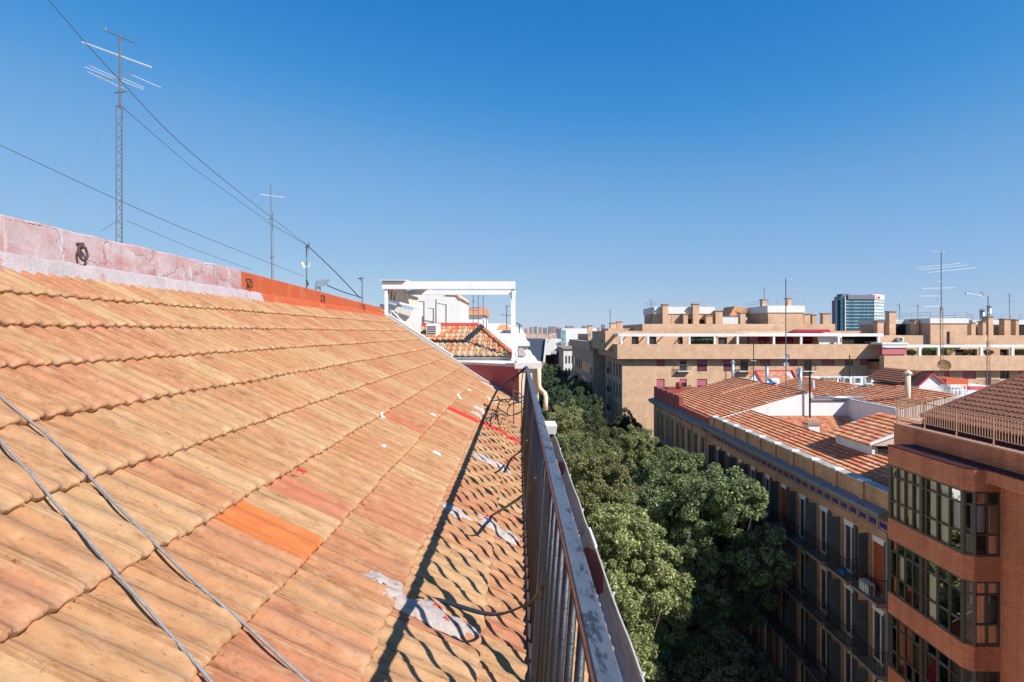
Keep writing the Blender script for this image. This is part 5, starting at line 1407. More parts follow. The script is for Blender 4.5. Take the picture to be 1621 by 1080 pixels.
for k in range(5):
    zt, zb = GT[k], GB[k]
    by = thing if False else None
    # glazing frame (thick posts and rails) as one part per storey, panes as parts
    fr = MB()
    faces = [((XB+0.06,22.98),(XB+0.06,19.23),(-1,0),[0.0,.118,.236,.354,.472,.54,.69,.845,1.0]), ((XB+0.075,19.20),(XB+0.26,19.02),(-.7,-.7),[0,1.0]), ((XB+0.29,19.03),(XW-0.02,19.03),(0,-1),[0,.5,1.0])]
    for fi, (a, c_, nr, us) in enumerate(faces):
        a = Vector((*a,0)); c_ = Vector((*c_,0)); nrm = Vector((*nr,0)).normalized()
        for ui, u in enumerate(us):
            p = a + (c_-a)*u; wdt = 0.16 if (fi == 0 and u in (0.0,.472,1.0)) else 0.07
            fr.bar(p + Vector((0,0,zb)), p + Vector((0,0,zt)), wdt if fi != 1 else 0.09, 0.08, up=nrm)
        for z, hh in ((zt-0.03,.09),(zb+0.03,.09),(zt-0.46,.055),(zb+0.72,.055)):
            fr.bar(a + Vector((0,0,z)), c_ + Vector((0,0,z)), 0.07, hh)
    fr.build('bay_frame', M['bronze'], K)
    for fi, (a, c_, nr, us) in enumerate(faces):
        a = Vector((*a,0)); c_ = Vector((*c_,0)); nrm = Vector((*nr,0)).normalized()
        for ui in range(len(us)-1):
            if us[ui+1]-us[ui] < 0.08: continue
            p = a + (c_-a)*us[ui]; q2 = a + (c_-a)*us[ui+1]
            for z0, z1 in ((zb,zb+0.72),(zb+0.72,zt-0.46),(zt-0.46,zt)):
                tw = random.uniform(-.012,.012)
                m = MB(); d = nrm*tw
                m.quad(p+Vector((0,0,z0))-nrm*0.0, q2+Vector((0,0,z0))+d, q2+Vector((0,0,z1))+d, p+Vector((0,0,z1)))
                m.build('pane', M['glass'], K)
    # inside: back wall, curtains; the top storey's imitate a bright facade reflection
    m = MB(); m.box(XW-0.12,19.06,zb,XW-0.02,22.95,zt); m.build('room_wall', M['room'], K)
    cur = {0: [(.0,.118),(.118,.236),(.25,.33),(.36,.472),(.56,.68),(.70,.845),(.845,1.0)], 1: [(.12,.2),(.54,.66)], 2: [(.0,.05)], 3: [(.3,.45)], 4: []}[k]
    for u0, u1 in cur:
        m = MB(); n = 10; vs = []
        for i in range(n+1):
            u = u0 + (u1-u0)*i/n; y = 22.98 + (19.23-22.98)*u; x = XB + 0.15 + 0.025*math.sin(i*2.4)
            vs += [(x,y,zb+0.02),(x,y,zt-0.02)]
        m.add(vs, [(2*i,2*i+2,2*i+3,2*i+1) for i in range(n)]); m.build('curtain', M['curtain'] if k else (M['curtain'] if u0 != .845 else M['curtain_w']), K, True)
    if k in (0, 1):
        m = MB(); m.box(XB+0.34,19.25,zb+(0.72 if k == 0 else 1.3),XW-0.1,19.28,zt-(0.46 if k == 0 else 0.02)); m.build('curtain', M['curtain_w'], K)
p = (XB+0.36,19.45,GB[0]+0.05)
ac_unit(p, 0.30, 0.4, 0.62, 'white air conditioner standing inside the top glazed bay corner', fan=False)
# rows of interior clutter in the second bay: drying rack
q = MB()
for s in range(5): q.bar((XB+0.35,19.5+0.22*s,GB[1]+0.95),(XW-0.2,19.5+0.22*s,GB[1]+0.95),0.02,0.02)
q.bar((XB+0.35,19.45,GB[1]+0.95),(XB+0.35,20.5,GB[1]+0.95),0.03,0.03); q.bar((XB+0.4,19.5,GB[1]),(XB+0.6,20.4,GB[1]+0.95),0.025,0.025); q.bar((XB+0.4,20.4,GB[1]),(XB+0.6,19.5,GB[1]+0.95),0.025,0.025)
tag(q.build('drying_rack', M['white_metal']), 'white folding drying rack inside the second glazed bay', 'drying rack')
q = MB(); q.lathe((XB+0.5,22.0-0.9,GB[2]+1.1), [(0.10,0),(0.14,0.2),(0.12,0.45),(0.03,0.5)], 10); q.lathe((XB+0.5,21.1,GB[2]), [(0.22,0),(0.25,0.9),(0.1,1.1)], 10)
tag(q.build('laundry_bag', M['awning_red']), 'red bundle behind the glass of the third bay', 'bag')
# downpipe between the houses
dp = MB(); dp.tube([(XA-0.1,24.5,-8.7),(XA-0.1,24.5,GROUND)], 0.05, 8); tag(dp.build('downpipe', M['cable']), 'pale downpipe between the brown house and the red brick block', 'pipe')
# terrace railing of the brick block
tr_ = thing('terrace_railing', 'tan iron railing with thin bars on the red brick parapet', 'railing', (XW+0.1, 15, -3.84))
def trail(a, c_, nbar, zt=-2.82):
    a = Vector(a); c_ = Vector(c_)
    q = MB(); q.bar((a.x,a.y,zt),(c_.x,c_.y,zt),0.045,0.03); q.build('handrail', M['tan_iron'], tr_)
    q = MB(); q.bar((a.x,a.y,-3.62),(c_.x,c_.y,-3.62),0.03,0.02); q.build('bottom_rail', M['tan_iron'], tr_)
    for k in range(nbar+1):
        p = a + (c_-a)*k/nbar
        o = put(tb if k % 14 else tp, 'bar' if k % 14 else 'post', tr_, (p.x,p.y,0))
q = MB(); q.box(-0.010,-0.010,-3.62,0.010,0.010,-2.82); tb = q.mesh('bar', M['tan_iron'])
q = MB(); q.box(-0.018,-0.018,-3.86,0.018,0.018,-2.82); tp = q.mesh('post', M['tan_iron'])
trail((XW+0.1,24.3,0), (XW+0.1,9.5,0), 126)
trail((XW+0.12,24.3,0), (18.9,24.3,0), 24)
# dark tile roof
zE, xE, xT = -3.45, 16.75, 26.0; zT = zE + (xT-xE)*0.40
b = MB(); b.ext([(xE,zE-0.15),(xT,zT-0.08),(xT,-3.9),(xE,-3.9)], 'y', YK0, 23.6); b.build('roof_deck', M['maroon'], K)
dv = Vector((xE-xT,0,zE-zT)); tiled_slope('tiles', K, (xT,YK0,zT-0.03), (0,1,0), dv, 23.6-YK0, dv.length, M['tile_brown'], 0.36, 0.235, relief=0.9, lift=0.05)
b = MB(); b.bar((xE,23.6,zE),(xT,23.6,zT),0.22,0.14); b.build('verge', M['tile_brown'], K)
# small things on the balconies of the brown house
q = MB(); q.lathe((15.62,27.3,-11.65), [(0.13,0),(0.17,0.34),(0.16,0.34),(0.12,0.02)], 12); tag(q.build('bucket', M['blue_plastic']), 'blue bucket on an iron balcony of the brown house', 'bucket')
ac_unit((15.65,25.5,-11.64), 0.3, 0.7, 0.5, 'white air conditioner on an iron balcony near the downpipe', fan=False)

# ================================================================== beige brick apartment building across the side street
Yf = 87.0
E = thing('beige_building', 'long beige brick apartment building with terraces facing the side street', 'building', (35, 95, GROUND))
q = MB(); q.box(-0.5,0.2,0,0.5,0.22,1); wE = q.mesh('window', M['glass_d'])
q = MB(); q.box(-0.5,0.15,0,-0.46,0.24,1); q.box(0.46,0.15,0,0.5,0.24,1); q.box(-0.46,0.15,0,0.46,0.24,0.05); q.box(-0.46,0.15,0.95,0.46,0.24,1); q.box(-0.02,0.16,0.05,0.02,0.23,0.95); fE = q.mesh('frame', M['maroon'])
q = MB(); q.box(-0.46,0.10,0,0.46,0.145,1); blE = q.mesh('blind', M['blind'])
q = MB(); q.box(-0.46,0.225,0.05,0.46,0.235,0.95); cuE = q.mesh('curtain', M['curtain_w'])
def win(par, x, y, z0, w, h, blind=0.5, curt=False):
    o = put(wE, 'window', par, (x,y,z0)); o.scale = (w,1,h)
    f = put(fE, 'frame', o, (0,0,0), local=True)
    if blind > 0:
        bl = put(blE, 'blind', o, (0,0,1-blind), local=True); bl.scale = (1,1,blind)
def balc(par, x, y, z, w, mat, d=0.7):
    q = MB(); q.box(x-w/2,y-d,z-0.12,x+w/2,y-0.003,z); bb = q.build('balcony', M['white_old'], par)
    q = MB(); q.bar((x-w/2,y-d+.03,z+1.0),(x+w/2,y-d+.03,z+1.0),0.05,0.05)
    n = int(w/0.13)
    for k in range(n+1): q.bar((x-w/2+w*k/n,y-d+.03,z),(x-w/2+w*k/n,y-d+.03,z+1.0),0.03,0.03)
    for s in (-1,1): q.bar((x+s*w/2,y-d+.03,z+1.0),(x+s*w/2,y,z+1.0),0.04,0.04); q.bar((x+s*w/2,y-d/2,z),(x+s*w/2,y-d/2,z+1.0),0.03,0.03)
    q.build('railing', M[mat], bb)
cols = [(1039.5,1052,'w'),(1076,1087,'d'),(1103.5,1119,'f'),(1145,1161,'f'),(1172,1184,'d'),(1203,1219,'w'),(1247,1262,'w'),(1272,1285,'d'),(1301,1321,'s'),(1337,1350,'s'),(1361,1374,'s')]
ops = []; wins = []
for r in range(6):
    dz = -3.2*r
    for (a, c_, kind) in cols:
        top = bz(567,Yf); bot = {'w': bz(580,Yf), 'd': bz(587,Yf), 'f': bz(588,Yf), 's': bz(578,Yf)}[kind]
        ops.append((bx(a,Yf), bx(c_,Yf), bot+dz, top+dz)); wins.append((a, c_, kind, bot+dz, top+dz, r))
x0E, x1E = bx(985,Yf), bx(1394,Yf)
bandT, bandB = bz(545,Yf), bz(568,Yf)
b = MB(); facade(b, x0E, x1E, GROUND, bandB+0.02, ops, 0.3, lambda u, v, d: (u, Yf + d, v)); b.build('wall', M['beige'], E)
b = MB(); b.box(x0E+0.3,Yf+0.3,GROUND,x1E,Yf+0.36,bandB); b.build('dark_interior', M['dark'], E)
for i, (a, c_, kind, bot, top, r) in enumerate(wins):
    if r > 2: continue
    random.seed(100+i)
    win(E, (bx(a,Yf)+bx(c_,Yf))/2, Yf, bot, bx(c_,Yf)-bx(a,Yf), top-bot, random.choice([0.6,0.95,0.55,0.95,0.75]) if kind != 'd' else 0.3)
    if kind == 'd': balc(E, (bx(a,Yf)+bx(c_,Yf))/2, Yf, bot, 2.0, 'green_iron' if i == 1 else 'black_iron')
    if kind == 'f':
        q = MB(); w = bx(c_,Yf)-bx(a,Yf)
        for k in range(11): q.bar((bx(a,Yf)+w*k/10,Yf+0.05,bot),(bx(a,Yf)+w*k/10,Yf+0.05,bot+1.0),0.03,0.03)
        q.bar((bx(a,Yf),Yf+0.05,bot+1.0),(bx(c_,Yf),Yf+0.05,bot+1.0),0.05,0.05); q.build('railing', M['black_iron'], E)
random.seed(11)
# street side, facing the trees
Ys = 107.0
opsS = []
for r in range(6):
    for (ya, yb) in ((88.3,89.7),(91.0,92.4),(93.8,95.2),(97.3,98.9),(100.0,101.0)):
        opsS.append((ya, yb, -7.0-3.2*r, -4.9-3.2*r))
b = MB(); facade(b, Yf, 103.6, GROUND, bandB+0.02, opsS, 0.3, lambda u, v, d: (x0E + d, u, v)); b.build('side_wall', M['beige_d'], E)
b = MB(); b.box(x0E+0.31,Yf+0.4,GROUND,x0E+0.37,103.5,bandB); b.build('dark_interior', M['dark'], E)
q = MB(); q.box(0.22,-0.5,0,0.24,0.5,1); wS = q.mesh('window', M['glass_d'])
for (ya, yb, z0, z1) in opsS:
    o = put(wS, 'window', E, (x0E,(ya+yb)/2,z0)); o.scale = (1,yb-ya,z1-z0)
q = MB(); q.box(x0E+1.2,103.6,GROUND,x0E+1.4,Ys,bandB); q.build('stair_recess', M['maroon'], E)
for r in range(5):
    q = MB(); q.box(x0E-0.45,98.1-1.2,-7.1-3.2*r,x0E-0.002,98.1+1.2,-7.0-3.2*r); bb = q.build('balcony', M['white_old'], E)
    q = MB()
    for k in range(14): q.bar((x0E-0.42,96.95+2.3*k/13,-7.0-3.2*r),(x0E-0.42,96.95+2.3*k/13,-6.0-3.2*r),0.03,0.03)
    q.bar((x0E-0.42,96.9,-6.0-3.2*r),(x0E-0.42,99.3,-6.0-3.2*r),0.05,0.05); q.build('railing', M['black_iron'], bb)
# the overhanging terrace band, corner and both sides
b = MB(); b.box(x0E-0.9,Yf-0.9,bandB,x1E+0.2,Yf+0.15,bandT); b.build('terrace_band', M['beige'], E)
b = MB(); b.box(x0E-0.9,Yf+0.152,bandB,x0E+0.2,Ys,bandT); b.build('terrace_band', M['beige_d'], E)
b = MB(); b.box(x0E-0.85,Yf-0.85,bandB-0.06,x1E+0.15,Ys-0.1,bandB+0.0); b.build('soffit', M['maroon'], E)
b = MB(); b.box(x0E+0.22,Yf+0.16,bandB,x1E,Ys,bandT-1.0); b.build('terrace_floor', M['terracotta'], E)
# penthouse storey set back
Yp = 90.2
dk = [(1000,1011,533,545),(1027,1039,533,545),(1073,1081,534,545),(1092,1131,533,545),(1137,1151,534,545),(1182,1187,534,545),(1200,1214,534,545),(1228,1256,533,545),(1266,1286,533,545),(1333,1391,533,546)]
ops = [(bx(a,Yp), bx(c_,Yp), bz(y1,Yp)-0.6, bz(y0,Yp)) for a, c_, y0, y1 in dk]
b = MB(); facade(b, bx(958,Yp), bx(1392,Yp), bandT-1.0, 0.3, ops, 0.4, lambda u, v, d: (u, Yp+d, v)); b.build('penthouse_wall', M['beige'], E)
b = MB(); b.box(bx(958,Yp),Yp+0.4,bandT-1.0,bx(1392,Yp),Yp+0.5,0.3); b.build('dark_interior', M['dark'], E)
for (a, c_, y0, y1) in dk[:8]:
    q = MB(); q.box(bx(a,Yp)+0.1,Yp+0.3,bz(y1,Yp)-0.6,bx(c_,Yp)-0.1,Yp+0.33,bz(y0,Yp)-0.15); q.build('terrace_door', M['glass_d'], E)
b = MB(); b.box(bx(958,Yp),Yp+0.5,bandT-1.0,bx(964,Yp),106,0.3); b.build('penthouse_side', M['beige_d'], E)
b = MB(); b.box(x0E-0.7,Yf-0.5,bz(532.6,Yf),x1E+0.1,Yf-0.2,bz(528,Yf)); b.build('white_fascia', M['white_metal'], E)
b = MB(); b.box(x0E-0.7,Yf-0.2,bz(533,Yf),x0E-0.4,Ys,bz(528,Yf)); b.build('white_fascia', M['white_metal'], E)
b = MB(); b.box(x0E-0.4,Yf-0.2,0.02,x1E,Yp+0.2,0.28) if False else b.box(bx(1180,Yf),Yf-0.15,bz(530,Yf),bx(1330,Yf),Yp,bz(528,Yf)+0.05); b.build('terrace_roof', M['white_old'], E)
q = MB(); q.box(-0.16,-0.16,bandT-0.02,0.16,0.16,bz(533,Yf)); tpE = q.mesh('white_post', M['white_metal'])
for px in (983,1025,1090,1130,1166,1223,1266,1325,1388): put(tpE, 'white_post', E, (bx(px,Yf), Yf-0.35, 0))
for y in (92,97,102): put(tpE, 'white_post', E, (x0E-0.55, y, 0))
for k in range(9):
    q = MB(); x = bx(1000,Yf)+k*2.9; q.bar((x,Yf-0.3,bz(529,Yf)-0.1),(x,Yp,bz(529,Yf)-0.1),0.1,0.18); q.build('pergola_bar', M['white_metal'], E)
for (a, c_, y0, y1) in ((1200,1218,532,540),(1228,1256,532,541),(1266,1287,532,540)):
    q = MB(); q.add([P(a,y0,Yp-0.1),P(c_,y0,Yp-0.1),P(c_,y1,Yp-1.3),P(a,y1,Yp-1.3)], [(0,1,2,3)]); q.build('awning', M['awning_red'], E)
q = MB(); q.add([P(1293,531,Yf+0.4),P(1332,531,Yf+0.4),P(1332,546,Yf+0.2),P(1297,546,Yf+0.2)], [(0,1,2,3)]); q.build('sheet_blind', M['fabric'], E)
# upper parapet and roof towers
Yu = 91.0
b = MB(); b.box(bx(1017,Yu),Yu,0.3,bx(1322,Yu),Yu+0.4,bz(513,Yu)); b.box(bx(1017,Yu),Yu+0.4,0.3,bx(1019,Yu)+0.2,108,bz(513,Yu)); b.build('upper_parapet', M['beige'], E)
b = MB(); b.box(bx(1017,Yu)+0.3,Yu+0.41,0.28,bx(1322,Yu),108,0.6); b.build('upper_roof', M['paving'], E)
b = MB(); b.box(bx(960,100),98,bandT,bx(1000,100),106,bz(520,100)); b.build('roof_hut', M['beige'], E)
Yt = 94.0
def tower(a, c_, par, Yt, ytop, ywhite, ybot, depth, side=True):
    b = MB(); b.box(bx(a,Yt),Yt,bz(ybot,Yt),bx(c_,Yt),Yt+depth,bz(ywhite,Yt)); t = b.build('roof_tower', M['beige'], par)
    b = MB(); b.box(bx(a,Yt)-0.15,Yt-0.15,bz(ywhite,Yt),bx(c_,Yt)+0.15,Yt+depth+0.15,bz(ytop,Yt)); b.build('white_band', M['white'], t)
    q = MB(); z = bz(ytop,Yt); x0, x1 = bx(a,Yt), bx(c_,Yt); n = max(3, int((x1-x0)/1.4))
    for k in range(n+1): q.bar((x0+(x1-x0)*k/n,Yt,z),(x0+(x1-x0)*k/n,Yt,z+0.9),0.05,0.05)
    for zz in (0.5,0.9): q.bar((x0,Yt,z+zz),(x1,Yt,z+zz),0.05,0.05); q.bar((x0,Yt,z+zz),(x0,Yt+depth,z+zz),0.05,0.05)
    q.build('roof_rail', M['steel'], t)
    return t
t1 = tower(1037,1130,E,Yt,486,497,514,8)
t2 = tower(1216,1272,E,92.5,484,495,514,9)
def chim(px0, px1, y0, y1, Y, par, d=1.0, cap=True):
    b = MB(); b.box(bx(px0,Y),Y,bz(y1,Y),bx(px1,Y),Y+d,bz(y0,Y)); c_ = b.build('chimney', M['beige'], par)
    if cap:
        b = MB(); b.box(bx(px0,Y)-0.1,Y-0.1,bz(y0,Y),bx(px1,Y)+0.1,Y+d+0.1,bz(y0,Y)+0.15); b.build('chimney_cap', M['cornice'], c_)
for (a, c_, y0, y1) in ((1049,1058,483,514),(1097,1107,482,514),(1133,1144,493,514),(1172,1180,496,514),(1207,1214,475,486),(1247,1253,473,486),(1273,1283,498,514),(1286,1292,499,514),(1303,1315,497,514),(1118,1128,500,514),(1082,1089,498,514)):
    chim(a, c_, y0, y1, 93.0 if y0 > 480 else 95.5, E)
for (a, c_, y0, y1) in ((1063,1077,499,514),(1089,1096,505,513),(1107,1115,506,513)):
    q = MB(); Y = Yt; q.box(bx(a,Y),Y-0.05,bz(y1,Y),bx(c_,Y),Y+0.02,bz(y0,Y)); q.build('tower_shade_panel', M['dark'] if a != 1063 else M['beige_d'], t1)  # flat panels on the tower face, recess shade painted as colour
q = MB(); Y = 99
q.ext([(bx(1155,Y),bz(500,Y)),(bx(1183,Y),bz(500,Y)),(bx(1183,Y),bz(488,Y)),(bx(1166,Y),bz(485,Y)),(bx(1163,Y),bz(485,Y))], 'y', Y, Y+5); q.build('roof_room', M['tile_far'], E)
q = MB(); q.box(bx(1140,96),96,bz(514,96),bx(1183,96),100,bz(503,96)); q.build('roof_room', M['white'], E)
q = MB(); q.ext([(bx(1318,Yf),0.5),(bx(1272,Yf),0.5),(bx(1262,Yf),0.1),(bx(1322,Yf),0.1)], 'y', Yf+1, Yp); q.build('red_awning_roof', M['awning_red'], E)
# plants on the terrace
def bush(parent, x, y, z, r, n, mat, h=None, name='shrub', s=0.16):
    V = []; Fc = []
    for k in range(n):
        d = Vector((random.gauss(0,1),random.gauss(0,1),random.gauss(0,1))).normalized()*random.uniform(0.5,1)*r
        c0 = Vector((x+d.x,y+d.y*0.6,z+(h or r)*0.5*(1+d.z/r)))
        a = Vector((random.gauss(0,1),random.gauss(0,1),random.gauss(0,1))).normalized(); b_ = a.cross(Vector((random.gauss(0,1),random.gauss(0,1),random.gauss(0,1)))).normalized()
        i = len(V); V += [c0-a*s,c0+b_*s*0.45,c0+a*s,c0-b_*s*0.45]; Fc.append((i,i+1,i+2,i+3))
    q = MB(); q.add(V, Fc); return q.build(name, M[mat], parent)
def planter(px, py, Y, r, n, mat, lab, h=None):
    t = thing('terrace_shrub', lab, 'plant', (bx(px,Y),Y,bz(py,Y)), 'terrace shrubs of the beige buildings')
    bush(t, bx(px,Y), Y, bz(py,Y), r, n, mat, h, 'foliage')
    q = MB(); q.lathe((bx(px,Y),Y,bz(py,Y)-0.6), [(0.25,0),(0.33,0.7),(0.3,0.7)], 8); q.build('pot', M['terracotta'], t)
for px, r in ((1098,0.7),(1108,0.8),(1120,0.9),(1127,0.7),(1103,0.6)): planter(px,545,Yf+0.8,r,170,'leaf','green shrub in a pot on the beige building terrace')
for px, r in ((960,0.9),(966,1.0),(975,0.8)): planter(px,546,93,r,170,'leaf3','dark shrub in a pot on the corner terrace of the beige building')

# ---- right-hand block, a little nearer and lower
Yr = 84.0
Q = thing('beige_building', 'lower beige brick block with flowering terrace behind the tall lattice mast', 'building', (66, 92, GROUND))
x0Q, x1Q = bx(1393.5,Yr), bx(1690,Yr)
qT, qB = bz(563,Yr), bz(586,Yr)
colsQ = [(1403,1417),(1433,1444),(1460,1478),(1490,1503),(1524,1545),(1560,1569),(1583,1598),(1612,1630),(1645,1660)]
ops = [(bx(a,Yr),bx(c_,Yr),bz(600 if i != 5 else 612,Yr)-3.2*r,bz(587.5,Yr)-3.2*r) for r in range(4) for i, (a, c_) in enumerate(colsQ)]
b = MB(); facade(b, x0Q, x1Q, GROUND, qB+0.02, ops, 0.3, lambda u, v, d: (u, Yr+d, v)); b.build('wall', M['beige'], Q)
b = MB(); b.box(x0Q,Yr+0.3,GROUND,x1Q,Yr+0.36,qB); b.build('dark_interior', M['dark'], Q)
b = MB(); b.box(x0Q,Yr+0.02,GROUND,x0Q+0.25,Yf,qB); b.build('end_wall', M['beige_d'], Q)
for i, (a, c_, z0, z1) in enumerate(ops[:18]): win(Q, (a+c_)/2, Yr, z0, c_-a, z1-z0, [0.9,0.3,0.3,0.6,0.95,0.0,0.0,0.3,0.5][i % 9])
balc(Q, (ops[5][0]+ops[5][1])/2, Yr, ops[5][2], 2.4, 'black_iron')
b = MB(); b.box(x0Q,Yr-0.9,qB,x1Q,Yr+0.2,qT); b.build('terrace_band', M['beige'], Q)
b = MB(); b.box(x0Q,Yr+0.22,qB,x1Q,88,qT-1.0); b.build('terrace_floor', M['terracotta'], Q)
Yq = 87.0
dkq = [(1396,1432,552,566),(1436,1446,553,566),(1452,1500,553,566),(1512,1531,553,566),(1534,1547,553,566),(1583,1597,553,566),(1604,1640,553,566)]
ops = [(bx(a,Yq),bx(c_,Yq),bz(y1,Yq)-0.4,bz(y0,Yq)) for a, c_, y0, y1 in dkq]
b = MB(); facade(b, x0Q, bx(1680,Yq), qT-1.0, bz(545,Yq), ops, 0.4, lambda u, v, d: (u, Yq+d, v)); b.build('penthouse_wall', M['beige'], Q)
b = MB(); b.box(x0Q,Yq+0.4,qT-1.0,x1Q,Yq+0.5,bz(545,Yq)); b.build('dark_interior', M['dark'], Q)
b = MB(); b.box(x0Q-0.02,Yr-0.6,bz(550,Yr),x1Q,Yr-0.3,bz(545.5,Yr)); b.build('white_fascia', M['white_metal'], Q)
for px in (1452,1482,1549,1598,1640):
    b = MB(); b.box(bx(px,Yr)-0.2,Yr-0.6,qT-0.02,bx(px,Yr)+0.2,Yr-0.3,bz(550,Yr)-0.003); b.build('white_post', M['white_metal'], Q)
b = MB(); b.box(bx(1394,Yr),Yr-0.4,bz(561,Yr),bx(1432,Yr),Yr-0.3,bz(551,Yr)); b.build('awning', M['blind'], Q)
b = MB(); b.box(bx(1394,Yr)-0.2,Yr-0.7,bz(545.4,Yr),bx(1433,Yr),Yr+2,bz(542.5,Yr)); b.build('awning_roof', M['white_old'], Q)
b = MB(); b.box(bx(1390,Yq),Yq,bz(544.9,Yq),bx(1690,Yq),Yq+0.4,bz(531,Yq)); b.build('upper_parapet', M['beige'], Q)
b = MB(); b.box(bx(1390,Yq)+0.1,Yq+0.41,bz(544.9,Yq),bx(1690,Yq),104,bz(541,Yq)); b.build('upper_roof', M['paving'], Q)
t3 = tower(1473,1531,Q,86.4,504,512,545,10)
b = MB(); b.box(bx(1499,86.4),86.37,bz(544,86.4),bx(1511,86.4),86.42,bz(525,86.4)); b.build('tower_door', M['beige_d'], t3)
b = MB(); b.box(bx(1499,86.4),86.34,bz(544,86.4),bx(1503,86.4),86.372,bz(525,86.4)); b.build('door_gap_shade', M['dark'], t3)  # dark strip laid over the door, painted as the shade of a gap
t4 = tower(1413,1472,Q,92,506,513,536,9)
q = MB(); q.box(bx(1417,92),91.97,bz(530,92),bx(1470,92),92.02,bz(514,92)); q.build('tower_shade_panel', M['dark'], t4)  # flat dark panel painted as recess shade, no real hollow
for (a, c_, y0, y1) in ((1389,1399,510,532),(1408,1418,494,532),(1448,1455,508,532),(1538,1544,512,532),(1556,1561,510,545),(1565,1572,502,545),(1590,1600,506,532),(1608,1613,507,532)): chim(a,c_,y0,y1,88.5,Q)
t5 = tower(1540,1690,Q,92,507,514,535,9)
q = MB(); q.box(bx(1545,92),91.97,bz(532,92),bx(1566,92),92.02,bz(517,92)); q.box(bx(1573,92),91.97,bz(532,92),bx(1588,92),92.02,bz(516,92)); q.box(bx(1604,92),91.97,bz(532,92),bx(1640,92),92.02,bz(512,92)); q.build('tower_shade_panel', M['dark'], t5)  # three flat dark panels, opening shade put into the colour
for px, r, mm in ((1440,0.9,'plant'),(1466,1.0,'leaf'),(1472,1.1,'plant'),(1480,0.8,'leaf'),(1500,1.2,'plant'),(1533,0.8,'leaf'),(1444,0.7,'leaf'),(1488,0.9,'plant'),(1564,0.8,'leaf'),(1612,0.9,'leaf')):
    planter(px,562,Yr+0.6,r,200,mm,'%s potted shrub along the flowering terrace behind the lattice mast' % ('yellow-green' if mm == 'plant' else 'dark green'))
ac_unit((bx(1425,Yq-0.4),Yq-0.4,bz(541,Yq)), 0.8, 0.5, 0.7, 'white air conditioner standing on the terrace roof of the lower beige block')
flue(1555,492,512,90,0.35,'left of twin tall flues on the lower beige block'); flue(1566,486,508,90,0.3,'right and taller of twin flues on the lower beige block')
for px, y0, seg, lab in ((1424,480,[(1420,482,1426,490)],'thin antenna on the lower beige block next to the glass tower'),(1453,482,[(1443,483,1458,486)],'thin antenna with flat crossbar on the lower beige block'),(1598,465,[(1588,476,1606,478),(1594,466,1602,467)],'antenna with crossed rods on the lower beige block'),(1210,456,[(1206,457,1211,458)],'thin antenna on the right roof tower of the long beige building'),(1031,474,[(1027,475,1032,475)],'thin antenna on the left roof tower of the long beige building'),(966,489,[(963,493,969,496)],'thin antenna above the street corner of the long beige building')):
    Y = 96; t = thing('roof_antenna', lab, 'antenna', (bx(px,Y),Y,bz(512,Y))); q = MB(); q.tube([(bx(px,Y),Y,bz(520,Y)),(bx(px,Y),Y,bz(y0,Y))], 0.05, 5); q.build('mast', M['mast'], t); rods(t, [((a[0],a[1]),(a[2],a[3])) for a in seg], Y, 0.035, M['mast'])

# ================================================================== buildings further along the street
S = thing('beige_building', 'second beige brick building farther along the street with lit end wall', 'building', (20, 125, GROUND))
xs = 14.3; Yz = 108.0
b = MB(); b.box(xs,Yz,GROUND,30,150,bz(555,Yz)); b.build('wall', M['beige'], S)
b = MB(); b.box(xs-0.8,Yz-0.8,bz(555,Yz),30,150,bz(541,Yz)); b.build('terrace_band', M['beige'], S)
b = MB(); b.box(xs+1.5,Yz+3,bz(541,Yz),30,150,bz(529,Yz)); b.build('penthouse', M['beige_d'], S)
b = MB(); b.box(xs-0.5,Yz-0.6,bz(531,Yz),28,Yz+3,bz(529,Yz)); b.build('white_fascia', M['white_metal'], S)
for x in (xs-0.3, xs+0.5, xs+4):
    b = MB(); b.box(x-0.15,Yz-0.55,bz(541,Yz),x+0.15,Yz-0.3,bz(531,Yz)-0.003); b.build('white_post', M['white_metal'], S)
q = MB(); q.box(-0.06,-0.6,0,0.0,0.6,2.0); wst = q.mesh('window', M['glass_d'])
for r in range(5):
    for y in (111,113.5,117,121,124,128,132,136,140,144): put(wst, 'window', S, (xs-0.001, y, -8.2-3.2*r))
chim(931,938,516,541,112,S); chim(966,976,512,530,112,S); chim(977,985,510,530,116,S)
S2 = thing('pale_building', 'pale rendered corner building beyond the beige brick ones along the street', 'building', (14, 165, GROUND))
b = MB(); b.box(bx(892,158),158,GROUND,26,185,bz(553,158)); b.build('wall', M['white'], S2)
b = MB(); b.box(bx(890,158),157.6,bz(553,158),26.3,185.3,bz(551,158)); b.build('cornice', M['cornice'], S2)
for r in range(4):
    for k in range(3):
        q = MB(); q.box(bx(895+5*k,158),157.95,-8.5-3.4*r,bx(897.5+5*k,158),158.02,-6.4-3.4*r); q.build('window', M['glass_d'], S2)
S3 = thing('grey_block', 'grey modern office block with dark recess beyond the street trees', 'building', (bx(905,230),235,GROUND))
b = MB(); b.box(bx(889,230),230,GROUND,bx(945,230),260,bz(520,230)); b.build('wall', M['white_old'], S3)
b = MB(); b.box(bx(899,230),229.9,GROUND,bx(920,230),230.1,bz(541,230)); b.build('recess', M['cornice'], S3)
b = MB(); b.box(bx(889,230)-0.3,229.7,GROUND,bx(896,230),230.1,bz(522,230)); b.build('pale_panel', M['glass_pale'], S3)
T1 = thing('slate_hall', 'dark slate clad hall with slanted white edge at the street end', 'building', (bx(850,150),155,GROUND))
b = MB(); Y = 150
b.prism([P(836,571,Y),P(860,571,Y),P(864,537,Y),P(836,537,Y)], [P(836,571,Y)+Vector((0,25,0)),P(860,571,Y)+Vector((0,25,0)),P(864,537,Y)+Vector((0,25,0)),P(836,537,Y)+Vector((0,25,0))]); b.build('slate_face', M['slate'], T1)
